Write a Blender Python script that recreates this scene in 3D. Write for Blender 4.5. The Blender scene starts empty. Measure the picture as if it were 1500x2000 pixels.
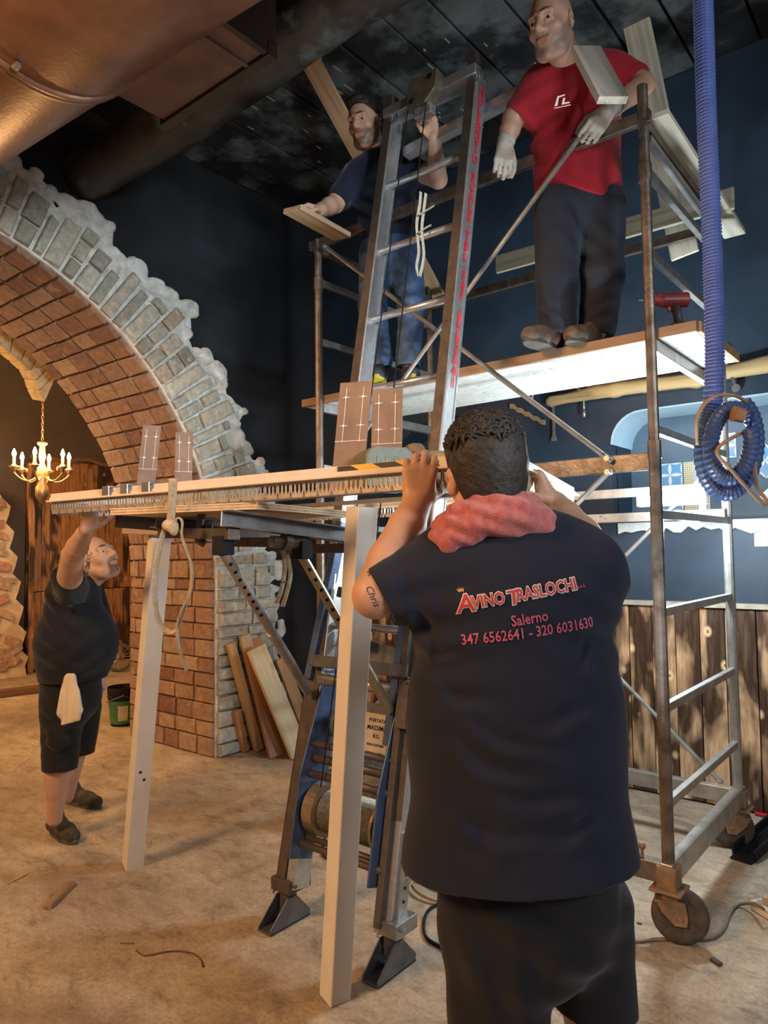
import bpy, bmesh, math, random
import numpy as np
from mathutils import Vector as V, Matrix as M3
from mathutils.geometry import tessellate_polygon
from mathutils.bvhtree import BVHTree
random.seed(7)
SC = bpy.context.scene
COL = SC.collection
# ------------------------------------------------------------------ camera
EYE = V((0, 0, 1.5)); FPX = 1400.0
_a = math.radians(39.0); _p = math.radians(3.1); _r = 0.0133
HF = V((-math.sin(_a), math.cos(_a), 0)); HR = V((math.cos(_a), math.sin(_a), 0)); UP = V((0, 0, 1))
CF = HF*math.cos(_p) + UP*math.sin(_p)
_cu = UP*math.cos(_p) - HF*math.sin(_p)
CR = HR*math.cos(_r) - _cu*math.sin(_r)
CU = _cu*math.cos(_r) + HR*math.sin(_r)
cam = bpy.data.cameras.new('camera'); camo = bpy.data.objects.new('camera', cam); COL.objects.link(camo)
cam.sensor_fit = 'HORIZONTAL'; cam.sensor_width = 36; cam.lens = FPX/1500*36
cam.clip_start = 0.05; cam.clip_end = 60
camo.matrix_world = M3(((CR.x, CU.x, -CF.x, EYE.x), (CR.y, CU.y, -CF.y, EYE.y), (CR.z, CU.z, -CF.z, EYE.z), (0, 0, 0, 1)))
SC.camera = camo
# ------------------------------------------------------------------ world, exposure, lamps behind the photographer and added fills
W = bpy.data.worlds.new('world'); SC.world = W; W.use_nodes = True
W.node_tree.nodes['Background'].inputs[0].default_value = (0.95, 0.93, 0.95, 1)
W.node_tree.nodes['Background'].inputs[1].default_value = 0.10
SC.view_settings.view_transform = 'Standard'; SC.view_settings.look = 'None'
SC.view_settings.gamma = 1.0; SC.view_settings.use_curve_mapping = False
SC.view_settings.exposure = 0.55
def lamp(name, kind, loc, energy, col, size=0.2, aim=None, size_y=None):
    l = bpy.data.lights.new(name, kind); l.energy = energy; l.color = col
    if kind == 'AREA':
        l.size = size
        if size_y: l.shape = 'RECTANGLE'; l.size_y = size_y
    else: l.shadow_soft_size = size
    o = bpy.data.objects.new(name, l); COL.objects.link(o); o.location = loc
    if aim is not None: o.rotation_euler = (V(aim) - V(loc)).to_track_quat('-Z', 'Y').to_euler()
    return o
lamp('ceiling_lamp_warm', 'AREA', (-2.6, -1.9, 3.5), 125, (1, 0.55, 0.24), 0.9, (-2.2, 1.6, 0.6))
lamp('side_door_light', 'AREA', (2.7, 0.9, 2.9), 48, (0.84, 0.93, 1.0), 1.0, (-3.6, 1.9, 3.1))
fl = lamp('floor_flood_lamp', 'SPOT', (-0.98, 2.32, 0.45), 140, (0.80, 0.93, 1.0), 0.12, (-1.75, 3.05, 3.4)); fl.data.spot_size = math.radians(76); fl.data.spot_blend = 0.7
lamp('far_room_fill', 'AREA', (-7.4, 1.0, 3.3), 110, (1, 0.52, 0.2), 1.0, (-8.6, 4.2, 0.5))  # added unseen fill that brightens the scorched partition, besides the chandelier
sp = lamp('arch_fill_spot', 'SPOT', (2.8, 0.1, 2.5), 620, (0.88, 0.95, 1.0), 0.35, (-4.4, 2.05, 3.0)); sp.data.spot_size = math.radians(40); sp.data.spot_blend = 0.7  # added narrow spot with no real source, brightens the arch stones
def depth_dir(px, py): return CF + CR*((px-750)/FPX) + CU*((1000-py)/FPX)
def P(px, py, d): return EYE + depth_dir(px, py)*d          # a measured point: picture direction and distance
def on_y(px, py, y):
    r = depth_dir(px, py); return EYE + r*(y/r.y)
def on_x(px, py, x):
    r = depth_dir(px, py); return EYE + r*(x/r.x)
def on_z(px, py, z):
    r = depth_dir(px, py); return EYE + r*((z-EYE.z)/r.z)
# ------------------------------------------------------------------ materials
MATS = {}
class NT:
    def __init__(s, name):
        s.m = bpy.data.materials.new(name); s.m.use_nodes = True
        s.t = s.m.node_tree; s.n = s.t.nodes; s.b = s.n['Principled BSDF']
    def new(s, kind, **kw):
        n = s.n.new('ShaderNode'+kind)
        for k, v in kw.items(): setattr(n, k, v)
        return n
    def l(s, a, b): s.t.links.new(a, b)
    def pos(s, scale=(1, 1, 1), rot=(0, 0, 0), kind='Position'):
        if kind == 'Position': src = s.new('NewGeometry').outputs['Position']
        else: src = s.new('TexCoord').outputs[kind]
        mp = s.new('Mapping'); mp.inputs['Scale'].default_value = scale; mp.inputs['Rotation'].default_value = rot
        s.l(src, mp.inputs[0]); return mp.outputs[0]
    def stretch(s, d, f=0.07):
        src = s.new('NewGeometry').outputs['Position']; d = V(d).normalized()
        dot = s.new('VectorMath', operation='DOT_PRODUCT'); s.l(src, dot.inputs[0]); dot.inputs[1].default_value = d
        sc = s.new('VectorMath', operation='SCALE'); sc.inputs[0].default_value = d
        mu = s.new('Math', operation='MULTIPLY'); s.l(dot.outputs['Value'], mu.inputs[0]); mu.inputs[1].default_value = 1-f
        s.l(mu.outputs[0], sc.inputs['Scale'])
        su = s.new('VectorMath', operation='SUBTRACT'); s.l(src, su.inputs[0]); s.l(sc.outputs[0], su.inputs[1])
        return su.outputs[0]
    def noise(s, vec, scale, detail=4, rough=0.55, dist=0):
        n = s.new('TexNoise'); s.l(vec, n.inputs['Vector']); n.inputs['Scale'].default_value = scale
        n.inputs['Detail'].default_value = detail; n.inputs['Roughness'].default_value = rough; n.inputs['Distortion'].default_value = dist
        return n.outputs['Fac']
    def ramp(s, fac, stops):
        r = s.new('ValToRGB'); s.l(fac, r.inputs[0]); e = r.color_ramp.elements
        while len(e) < len(stops): e.new(0.5)
        for el, (p, c) in zip(e, stops): el.position = p; el.color = (*c, 1) if len(c) == 3 else c
        return r.outputs['Color']
    def mix(s, fac, a, b, mode='MIX'):
        m = s.new('Mix', data_type='RGBA', blend_type=mode)
        for sock, v in ((m.inputs[0], fac), (m.inputs[6], a), (m.inputs[7], b)):
            if hasattr(v, 'is_linked'): s.l(v, sock)
            elif isinstance(v, (int, float)): sock.default_value = v
            else: sock.default_value = (*v, 1)
        return m.outputs[2]
    def bump(s, h, strength=0.4, dist=0.01):
        b = s.new('Bump'); b.inputs['Strength'].default_value = strength; b.inputs['Distance'].default_value = dist
        s.l(h, b.inputs['Height']); s.l(b.outputs[0], s.b.inputs['Normal'])
    def col(s, c):
        if hasattr(c, 'is_linked'): s.l(c, s.b.inputs['Base Color'])
        else: s.b.inputs['Base Color'].default_value = (*c, 1)
    def done(s, rough=0.7, metal=0.0, spec=0.5):
        s.b.inputs['Roughness'].default_value = rough; s.b.inputs['Metallic'].default_value = metal
        s.b.inputs['Specular IOR Level'].default_value = spec
        return s.m
def plain(name, c, rough=0.6, metal=0.0, var=0.25, scale=18, bump=0.15, spec=0.5, bscale=None, dirt=None):
    if name in MATS: return MATS[name]
    t = NT(name); v = t.pos()
    n = t.noise(v, scale, 5)
    lo = tuple(x*(1-var) for x in c); hi = tuple(min(1, x*(1+var)) for x in c)
    cc = t.ramp(n, [(0.3, lo), (0.7, hi)])
    if dirt:
        d = t.ramp(t.noise(v, dirt[1], 6, 0.7), [(dirt[2], (0, 0, 0)), (dirt[2]+0.12, (1, 1, 1))])
        cc = t.mix(d, cc, dirt[0])
    t.col(cc)
    if bump: t.bump(t.noise(v, bscale or scale*4, 4), bump, 0.004)
    MATS[name] = t.done(rough, metal, spec); return MATS[name]
def emit(name, c, strength):
    t = NT(name); t.col((0.8, 0.8, 0.8)); t.b.inputs['Emission Color'].default_value = (*c, 1)
    t.b.inputs['Emission Strength'].default_value = strength; return t.done(0.4)
def wood(name, c, d, dark=0.55, rough=0.65, scale=26, knots=True):
    t = NT(name); v = t.stretch(d, 0.05)
    g = t.noise(v, scale, 5, 0.6, 0.6)
    cc = t.ramp(g, [(0.3, tuple(x*dark for x in c)), (0.52, c), (0.75, tuple(min(1, x*1.15) for x in c))])
    if knots:
        vk = t.stretch(d, 0.45); vo = t.new('TexVoronoi'); t.l(vk, vo.inputs['Vector']); vo.inputs['Scale'].default_value = 5
        k = t.ramp(vo.outputs['Distance'], [(0.0, (1, 1, 1)), (0.07, (0.6, 0.6, 0.6)), (0.12, (0, 0, 0))])
        cc = t.mix(k, cc, tuple(x*0.35 for x in c))
    oi = t.new('ObjectInfo'); r = t.ramp(oi.outputs['Random'], [(0, (0.82, 0.82, 0.82)), (1, (1.08, 1.05, 1.0))])
    cc = t.mix(1.0, cc, r, 'MULTIPLY'); t.col(cc)
    t.bump(g, 0.2, 0.003); return t.done(rough)
def burnt(name, base, char, d=(0, 0, 1), cover=0.5):
    t = NT(name); v = t.stretch(d, 0.12)
    oi = t.new('ObjectInfo'); ad = t.new('VectorMath', operation='ADD'); t.l(v, ad.inputs[0])
    sc = t.new('VectorMath', operation='SCALE'); sc.inputs[0].default_value = (9, 7, 5); t.l(oi.outputs['Random'], sc.inputs['Scale'])
    t.l(sc.outputs[0], ad.inputs[1]); v2 = ad.outputs[0]
    g = t.noise(v2, 40, 4, 0.6, 0.4)
    bc = t.ramp(g, [(0.3, tuple(x*0.5 for x in base)), (0.6, base), (0.8, tuple(min(1, x*1.3) for x in base))])
    # scorch: broad soft flame marks
    vs = t.stretch(d, 0.40); ad2 = t.new('VectorMath', operation='ADD'); t.l(vs, ad2.inputs[0]); t.l(sc.outputs[0], ad2.inputs[1])
    s1 = t.noise(ad2.outputs[0], 5.0, 3, 0.5, 0.35)
    m1 = t.ramp(s1, [(cover-0.07, (0, 0, 0)), (cover+0.04, (1, 1, 1))])
    cc = t.mix(m1, bc, t.mix(t.ramp(g, [(.45, (0, 0, 0)), (.8, (.7, .7, .7))]), char, tuple(x*0.30 for x in base)))
    vk = t.stretch(d, 0.7); ad3 = t.new('VectorMath', operation='ADD'); t.l(vk, ad3.inputs[0]); t.l(sc.outputs[0], ad3.inputs[1]); vo = t.new('TexVoronoi'); t.l(ad3.outputs[0], vo.inputs['Vector']); vo.inputs['Scale'].default_value = 6.0
    k = t.ramp(vo.outputs['Distance'], [(0.0, (0, 0, 0)), (0.045, (0, 0, 0)), (0.06, (1, 1, 1)), (0.09, (0.7, 0.7, 0.7)), (0.16, (0, 0, 0))])
    cc = t.mix(k, cc, tuple(min(1, x*1.7) for x in base))
    k2 = t.ramp(vo.outputs['Distance'], [(0.0, (1, 1, 1)), (0.03, (1, 1, 1)), (0.05, (0, 0, 0))])
    cc = t.mix(k2, cc, tuple(x*0.5 for x in base))
    t.col(cc); t.bump(g, 0.3, 0.004); return t.done(0.42)
def masonry(name, cols, mortar=None, rough=0.85, bump=0.7):
    t = NT(name); v = t.pos(); oi = t.new('ObjectInfo')
    c = t.ramp(oi.outputs['Random'], [(i/(len(cols)-1), x) for i, x in enumerate(cols)])
    n = t.noise(v, 22, 8, 0.65); m = t.ramp(n, [(0.3, (0.62, 0.62, 0.62)), (0.7, (1.15, 1.15, 1.15))])
    c = t.mix(1.0, c, m, 'MULTIPLY')
    if mortar:
        d = t.ramp(t.noise(v, 9, 7, 0.7), [(0.56, (0, 0, 0)), (0.66, (1, 1, 1))]); c = t.mix(d, c, mortar)
    t.col(c); t.bump(t.noise(v, 34, 8, 0.7), bump, 0.012); return t.done(rough, 0, 0.25)
# ------------------------------------------------------------------ mesh builder
def frame(z, hint=(0, 0, 1)):
    z = V(z).normalized(); h = V(hint)
    if abs(z.dot(h.normalized())) > 0.98: h = V((1, 0, 0))
    x = h.cross(z).normalized(); return x, z.cross(x), z
class MB:
    def __init__(s): s.v = []; s.f = []
    def add(s, vs, fs):
        n = len(s.v); s.v += [V(q) for q in vs]; s.f += [[i+n for i in f] for f in fs]; return s
    def box(s, c, size, ax=None):
        c = V(c); X, Y, Z = ax or (V((1, 0, 0)), V((0, 1, 0)), V((0, 0, 1)))
        x, y, z = X*size[0]/2, Y*size[1]/2, Z*size[2]/2
        return s.add([c+x*i+y*j+z*k for k in (-1, 1) for j in (-1, 1) for i in (-1, 1)],
                     [(0, 2, 3, 1), (4, 5, 7, 6), (0, 1, 5, 4), (2, 6, 7, 3), (0, 4, 6, 2), (1, 3, 7, 5)])
    def bar(s, a, b, w, h, hint=(0, 0, 1)):      # w across, h along the hint
        a, b = V(a), V(b); x, y, z = frame(b-a, hint)
        return s.box((a+b)/2, (w, h, (b-a).length), (x, y, z))
    def channel(s, a, b, w, h, t, hint=(0, 0, 1), open_=1):   # U profile open along +-x of its frame
        a, b = V(a), V(b); x, y, z = frame(b-a, hint); m = (a+b)/2; L = (b-a).length
        s.box(m - x*open_*(w-t)/2, (t, h, L), (x, y, z))
        s.box(m + y*(h-t)/2, (w, t, L), (x, y, z)); s.box(m - y*(h-t)/2, (w, t, L), (x, y, z)); return s
    def tube(s, pts, r, n=8, closed=False, cap=True, flat=None):
        pts = [V(q) for q in pts]; N = len(pts); rr = r if isinstance(r, (list, tuple)) else [r]*N
        vs = []; px = None
        for i, q in enumerate(pts):
            a = pts[(i-1) % N] if (closed or i > 0) else q; b = pts[(i+1) % N] if (closed or i < N-1) else q
            t = (b-a).normalized() if (b-a).length > 1e-9 else V((0, 0, 1))
            if px is None: px = frame(t)[0]
            px = (px - t*px.dot(t)).normalized(); py = t.cross(px)
            e = flat[i] if isinstance(flat, list) else (flat or 1)
            for k in range(n):
                th = 2*math.pi*k/n; vs.append(q + px*math.cos(th)*rr[i] + py*math.sin(th)*rr[i]*e)
        fs = []
        for i in range(N if closed else N-1):
            j = (i+1) % N
            for k in range(n): fs.append((i*n+k, i*n+(k+1) % n, j*n+(k+1) % n, j*n+k))
        if cap and not closed: fs += [tuple(range(n))[::-1], tuple((N-1)*n+k for k in range(n))]
        return s.add(vs, fs)
    def cyl(s, a, b, r, r2=None, n=12): return s.tube([a, b], [r, r if r2 is None else r2], n)
    def lathe(s, prof, c, axis=(0, 0, 1), n=14):     # prof: (radius, along)
        x, y, z = frame(axis); c = V(c)
        return s.tube_prof([(c+z*h, r) for r, h in prof], x, y, n)
    def tube_prof(s, pr, x, y, n):
        vs = [q + (x*math.cos(2*math.pi*k/n) + y*math.sin(2*math.pi*k/n))*max(r, 1e-4) for q, r in pr for k in range(n)]
        fs = [(i*n+k, i*n+(k+1) % n, (i+1)*n+(k+1) % n, (i+1)*n+k) for i in range(len(pr)-1) for k in range(n)]
        fs += [tuple(range(n))[::-1], tuple((len(pr)-1)*n+k for k in range(n))]
        return s.add(vs, fs)
    def prism(s, poly, o, ex, ey, th, holes=()):      # flat outline (with holes) given depth th along ex x ey, centred
        o, ex, ey = V(o), V(ex), V(ey); ez = ex.cross(ey).normalized()
        loops = [list(poly)] + [list(h) for h in holes]
        tri = tessellate_polygon([[V((q[0], q[1], 0)) for q in lp] for lp in loops])
        flat = [q for lp in loops for q in lp]; n = len(flat)
        a = [o + ex*q[0] + ey*q[1] - ez*th/2 for q in flat]; b = [q + ez*th for q in a]
        fs = []
        for t in tri:
            A, B, C = [V((flat[i][0], flat[i][1])) for i in t]
            if (B-A).cross(C-A) if False else ((B.x-A.x)*(C.y-A.y)-(B.y-A.y)*(C.x-A.x)) < 0: t = t[::-1]
            fs.append(tuple(i+n for i in t)); fs.append(tuple(t[::-1]))
        k = 0
        for li, lp in enumerate(loops):
            m = len(lp); ar = sum(lp[i][0]*lp[(i+1) % m][1]-lp[(i+1) % m][0]*lp[i][1] for i in range(m))
            for i in range(m):
                i0, i1 = k+i, k+(i+1) % m; q = (i0, i1, i1+n, i0+n)
                fs.append(q if (ar > 0) == (li == 0) else q[::-1])
            k += m
        return s.add(a+b, fs)
    def grid(s, fn, nu, nv, th=0.0):
        vs = [fn(i/nu, j/nv) for i in range(nu+1) for j in range(nv+1)]
        fs = [(i*(nv+1)+j, (i+1)*(nv+1)+j, (i+1)*(nv+1)+j+1, i*(nv+1)+j+1) for i in range(nu) for j in range(nv)]
        return s.add(vs, fs)
    def build(s, name, mat, parent=None, smooth=False, bevel=0, solid=0):
        me = bpy.data.meshes.new(name); off = parent_loc(parent)
        me.from_pydata([tuple(q-off) for q in s.v], [], s.f); me.update()
        o = bpy.data.objects.new(name, me); COL.objects.link(o)
        if mat: me.materials.append(mat)
        if smooth: me.polygons.foreach_set('use_smooth', [True]*len(me.polygons))
        if parent: o.parent = parent
        if solid: md = o.modifiers.new('thick', 'SOLIDIFY'); md.thickness = solid; md.offset = 0
        if bevel:
            md = o.modifiers.new('edge', 'BEVEL'); md.width = bevel; md.segments = 2; md.limit_method = 'ANGLE'; md.angle_limit = 0.7
        return o
def parent_loc(p):
    v = V((0, 0, 0))
    while p is not None: v = v + p.location; p = p.parent
    return v
def tag(o, label=None, cat=None, group=None, kind=None):
    if label: o['label'] = label
    if cat: o['category'] = cat
    if group: o['group'] = group
    if kind: o['kind'] = kind
    return o
def thing(name, label, cat, loc, group=None):
    o = bpy.data.objects.new(name, None); COL.objects.link(o); o.location = loc; o.empty_display_size = 0.05
    return tag(o, label, cat, group)
def struct(o): o['kind'] = 'structure'; return o
def place(mesh, name, parent, mat4):
    o = bpy.data.objects.new(name, mesh); COL.objects.link(o); o.parent = parent
    off = parent_loc(parent); m = mat4.copy(); m.translation = m.translation - off; o.matrix_local = m
    return o
def mat4(c, X, Y, Z):
    return M3(((X.x, Y.x, Z.x, c.x), (X.y, Y.y, Z.y, c.y), (X.z, Y.z, Z.z, c.z), (0, 0, 0, 1)))
def text_mesh(body, size=1.0, offset=0.0, align='LEFT', shear=0, sx=1.0):
    cu = bpy.data.curves.new('t', 'FONT'); cu.body = body; cu.size = size; cu.offset = offset; cu.align_x = align
    cu.shear = shear; cu.resolution_u = 2; cu.fill_mode = 'FRONT'
    ob = bpy.data.objects.new('t', cu); COL.objects.link(ob)
    me = bpy.data.meshes.new_from_object(ob)
    vs = [V((q.co.x*sx, q.co.y, 0)) for q in me.vertices]; fs = [list(p.vertices) for p in me.polygons]
    bpy.data.objects.remove(ob); bpy.data.curves.remove(cu); bpy.data.meshes.remove(me)
    return vs, fs
def spline(pts, n=8, closed=False):
    pts = [V(q) for q in pts]; N = len(pts); out = []
    for i in range(N if closed else N-1):
        g = (lambda k: pts[k % N]) if closed else (lambda k: pts[max(0, min(N-1, k))])
        p0, p1, p2, p3 = g(i-1), g(i), g(i+1), g(i+2)
        for j in range(n):
            t = j/n
            out.append(0.5*((2*p1) + (p2-p0)*t + (2*p0-5*p1+4*p2-p3)*t*t + (3*p1-p0-3*p2+p3)*t**3))
    if not closed: out.append(pts[-1])
    return out
# ------------------------------------------------------------------ bodies: one blended surface per mesh
class Body:
    def __init__(s, h): s.h = h; s.ops = []
    def cone(s, a, b, ra, rb, k=0.02, flat=None, sub=False, cap=None): s.ops.append(('c', V(a), V(b), ra, rb, k, flat, sub, cap)); return s
    def chain(s, pts, rs, k=0.02, flat=None):
        for i in range(len(pts)-1): s.cone(pts[i], pts[i+1], rs[i], rs[i+1], k, flat)
        return s
    def ball(s, c, r, k=0.02, sub=False): return s.cone(c, V(c)+V((0, 0, 1e-4)), r, r, k, None, sub)
    def ell(s, c, r, ax, k=0.02, sub=False): s.ops.append(('e', V(c), r, ax, k, sub)); return s
    def cut(s, pt, nrm, R=None): s.ops.append(('p', V(pt), V(nrm).normalized(), R)); return s
    def warp(s, fn): s.ops.append(('w', fn)); return s
    def bounds(s):
        lo, hi = np.full(3, 1e9), np.full(3, -1e9)
        for o in s.ops:
            if o[0] == 'c' and not o[7]:
                for q, r in ((o[1], o[3]), (o[2], o[4])): lo = np.minimum(lo, np.array(q)-r); hi = np.maximum(hi, np.array(q)+r)
            if o[0] == 'e' and not o[5]:
                m = max(o[2]); lo = np.minimum(lo, np.array(o[1])-m); hi = np.maximum(hi, np.array(o[1])+m)
        return lo-0.03, hi+0.03
    def mesh(s):
        h = s.h; lo, hi = s.bounds(); n = np.ceil((hi-lo)/h).astype(int)+1
        ax = [(lo[i]+h*np.arange(n[i])).astype(np.float32) for i in range(3)]
        G = np.full(tuple(n), 0.06, np.float32)
        for o in s.ops:
            if o[0] == 'p':
                q, nr = o[1], o[2]
                d = ((ax[0]-q.x)*nr.x)[:, None, None] + ((ax[1]-q.y)*nr.y)[None, :, None] + ((ax[2]-q.z)*nr.z)[None, None, :]
                if o[3]:
                    r2 = ((ax[0]-q.x)**2)[:, None, None] + ((ax[1]-q.y)**2)[None, :, None] + ((ax[2]-q.z)**2)[None, None, :]
                    d = np.where(r2 < o[3]**2, d, -1.0)
                G = np.maximum(G, d.astype(np.float32)); continue
            if o[0] == 'w':
                G = G + o[1](ax[0][:, None, None], ax[1][None, :, None], ax[2][None, None, :]).astype(np.float32); continue
            if o[0] == 'c':
                a, b, ra, rb, k, flat, sub, cap = o[1:]; pad = 0.035+k
                l = np.minimum(np.array(a)-ra, np.array(b)-rb)-pad; u = np.maximum(np.array(a)+ra, np.array(b)+rb)+pad
            else:
                c, r, axs, k, sub = o[1:]; pad = 0.035+k; l = np.array(c)-max(r)-pad; u = np.array(c)+max(r)+pad
            i0 = np.clip(np.floor((l-lo)/h).astype(int), 0, n); i1 = np.clip(np.ceil((u-lo)/h).astype(int)+1, 0, n)
            if (i1 <= i0).any(): continue
            sl = tuple(slice(x, y) for x, y in zip(i0, i1))
            X = ax[0][sl[0]][:, None, None]; Y = ax[1][sl[1]][None, :, None]; Z = ax[2][sl[2]][None, None, :]
            if o[0] == 'c':
                px, py, pz = X-a.x, Y-a.y, Z-a.z; ab = b-a; q = 1.0
                if flat:
                    fd, q = V(flat[0]).normalized(), flat[1]; e = (px*fd.x+py*fd.y+pz*fd.z)*(1/q-1)
                    px, py, pz = px+e*fd.x, py+e*fd.y, pz+e*fd.z; ab = ab + fd*(ab.dot(fd)*(1/q-1))
                t = np.clip((px*ab.x+py*ab.y+pz*ab.z)/max(ab.length_squared, 1e-9), 0, 1)
                d = np.sqrt((px-t*ab.x)**2+(py-t*ab.y)**2+(pz-t*ab.z)**2) - (ra+(rb-ra)*t)
                if q < 1: d = d*(0.5+0.5*q)
                if cap is not None: cn = V(cap).normalized(); d = np.maximum(d, (X-b.x)*cn.x+(Y-b.y)*cn.y+(Z-b.z)*cn.z)
            else:
                px, py, pz = X-c.x, Y-c.y, Z-c.z
                u_, v_, w_ = [px*A.x+py*A.y+pz*A.z for A in axs]
                k0 = np.sqrt((u_/r[0])**2+(v_/r[1])**2+(w_/r[2])**2)+1e-6
                k1 = np.sqrt((u_/r[0]**2)**2+(v_/r[1]**2)**2+(w_/r[2]**2)**2)+1e-6
                d = k0*(k0-1)/k1
            g = G[sl]
            if sub:
                e = -d; hh = np.clip(0.5-0.5*(g-e)/max(k, 1e-4), 0, 1); G[sl] = g*(1-hh)+e*hh + k*hh*(1-hh)
            else:
                hh = np.clip(0.5+0.5*(g-d)/max(k, 1e-4), 0, 1); G[sl] = g*(1-hh)+d*hh - k*hh*(1-hh)
        G[0], G[-1] = 1, 1; G[:, 0] = 1; G[:, -1] = 1; G[:, :, 0] = 1; G[:, :, -1] = 1
        return nets(G, lo, h)
    def build(s, name, mat, parent, masks=None):
        vs, q = s.mesh(); off = np.array(parent_loc(parent))
        me = bpy.data.meshes.new(name)
        me.vertices.add(len(vs)); me.vertices.foreach_set('co', (vs-off).astype(np.float32).ravel())
        me.loops.add(q.size); me.loops.foreach_set('vertex_index', q.astype(np.int32).ravel())
        me.polygons.add(len(q)); me.polygons.foreach_set('loop_start', np.arange(0, q.size, 4, dtype=np.int32))
        me.polygons.foreach_set('use_smooth', np.ones(len(q), bool))
        me.update(calc_edges=True); me.materials.append(mat)
        for k, fn in (masks or {}).items(): me.attributes.new(k, 'FLOAT', 'POINT').data.foreach_set('value', fn(vs).astype(np.float32))
        o = bpy.data.objects.new(name, me); COL.objects.link(o)
        if parent: o.parent = parent
        return o
def nets(G, lo, h):
    S = G < 0; nx, ny, nz = G.shape
    c = np.zeros((nx-1, ny-1, nz-1), np.uint8)
    for i in (0, 1):
        for j in (0, 1):
            for k in (0, 1): c += S[i:nx-1+i, j:ny-1+j, k:nz-1+k]
    cells = np.argwhere((c > 0) & (c < 8)); idx = np.full(c.shape, -1, np.int32); idx[tuple(cells.T)] = np.arange(len(cells))
    acc = np.zeros((len(cells), 3)); cnt = np.zeros(len(cells))
    cor = [(i, j, k) for i in (0, 1) for j in (0, 1) for k in (0, 1)]
    for a in cor:
        for ax in range(3):
            if a[ax]: continue
            b = list(a); b[ax] = 1
            ga = G[tuple((cells+a).T)]; gb = G[tuple((cells+b).T)]; m = (ga < 0) != (gb < 0)
            t = np.where(m, ga/np.where(m, ga-gb, 1), 0); p = np.tile(np.array(a, float), (len(cells), 1)); p[:, ax] = t
            acc[m] += p[m]; cnt[m] += 1
    vs = lo + h*(cells + acc/cnt[:, None])
    qs = []
    for ax in range(3):
        o1, o2 = [(1, 2), (2, 0), (0, 1)][ax]
        s0 = [slice(None)]*3; s1 = [slice(None)]*3; s0[ax] = slice(0, -1); s1[ax] = slice(1, None)
        e = np.argwhere(S[tuple(s0)] != S[tuple(s1)]); e = e[(e[:, o1] > 0) & (e[:, o2] > 0)]
        ins = S[tuple(e.T)]
        u = np.zeros(3, int); v = np.zeros(3, int); u[o1] = 1; v[o2] = 1
        A, B, C, D = [idx[tuple((e-w).T)] for w in (u+v, v, np.zeros(3, int), u)]
        q = np.stack([A, B, C, D], 1); q[~ins] = q[~ins][:, ::-1]; qs.append(q)
    return vs, np.concatenate(qs)
def noise3(seed, freq, n=5):
    rs = np.random.RandomState(seed); ks = rs.normal(size=(n, 3)); ks /= np.linalg.norm(ks, axis=1)[:, None]; ks *= freq*rs.uniform(0.6, 1.5, (n, 1)); ph = rs.uniform(0, 6.28, n)
    return lambda X, Y, Z: sum(np.sin(k[0]*X+k[1]*Y+k[2]*Z+p) for k, p in zip(ks, ph))/n
# ================================================================== THE SETTING
XW, YW, ZC = -4.37, 4.52, 4.42          # arch wall, back wall, ceiling
m_navy = plain('navy_plaster', (0.024, 0.042, 0.066), 0.55, 0, 0.25, 3, 0.25, 0.4, 30)
m_dark = plain('black_plaster', (0.016, 0.018, 0.022), 0.7, 0, 0.3, 4, 0.3, 0.35, 26)
def floor_mat():
    t = NT('floor'); v = t.pos()
    a = t.noise(v, 1.1, 6, 0.62, 0.8); c = t.ramp(a, [(0.3, (0.27, 0.205, 0.145)), (0.5, (0.39, 0.31, 0.225)), (0.68, (0.48, 0.40, 0.30))])
    b = t.noise(t.pos((1, 1.7, 1), (0, 0, 0.6)), 5.5, 9, 0.78, 0.5)
    d = t.ramp(b, [(0.40, (1.1, 1.1, 1.1)), (0.53, (0.9, 0.88, 0.86)), (0.68, (0.40, 0.37, 0.35))]); c = t.mix(0.9, c, d, 'MULTIPLY')
    g = t.noise(v, 75, 5, 0.75); c = t.mix(0.6, c, t.ramp(g, [(0.32, (0.55, 0.52, 0.5)), (0.5, (1, 1, 1)), (0.7, (1.25, 1.25, 1.22))]), 'MULTIPLY')
    s = t.noise(v, 38, 6, 0.7); c = t.mix(0.5, c, t.ramp(s, [(0.3, (0.7, 0.68, 0.66)), (0.6, (1.1, 1.1, 1.1))]), 'MULTIPLY')
    w = t.noise(t.pos((1, 1, 1)), 6, 8, 0.8, 2.0); c = t.mix(t.ramp(w, [(0.66, (0, 0, 0)), (0.76, (0.6, 0.6, 0.6))]), c, (0.62, 0.57, 0.5))
    t.col(c); t.bump(b, 0.25, 0.006); return t.done(0.72, 0, 0.35)
MB().box((-4, 2, -0.05), (17, 16, 0.1)).build('floor', floor_mat()); bpy.data.objects['floor']['kind'] = 'structure'
# ---- ceiling of black boards running away from the camera
ceil = struct(MB().box((-1.6, 1.2, ZC+0.09), (7.5, 7.0, 0.06)).build('ceiling', m_dark))
m_cplank = plain('black_boards', (0.013, 0.013, 0.014), 0.42, 0, 0.5, 7, 0.6, 0.6, 22, ((0.085, 0.092, 0.09), 2.0, 0.48))
i = 0; x = XW
while x < 1.6:
    w = random.choice((0.27, 0.31, 0.36))
    MB().box((x+w/2, 1.3, ZC+random.uniform(0.02, 0.035)), (w-0.014, 6.4, 0.05)).build('plank', m_cplank, ceil, bevel=0.006); x += w
# white crumbs of old paint along the board seams
mb = MB()
for k in range(150):
    sx = XW+random.choice((0.31, 0.62, 0.9, 1.2, 1.55, 1.9))+random.uniform(-.03, .03)+random.uniform(0, 1.2); sy = random.uniform(1.5, 4.3)
    mb.box((sx, sy, ZC-0.008), (0.006, random.uniform(0.02, 0.09), 0.006))
tag(mb.build('paint_flakes', plain('flake', (0.28, 0.26, 0.22), 0.8), ceil), kind='stuff')
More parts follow.
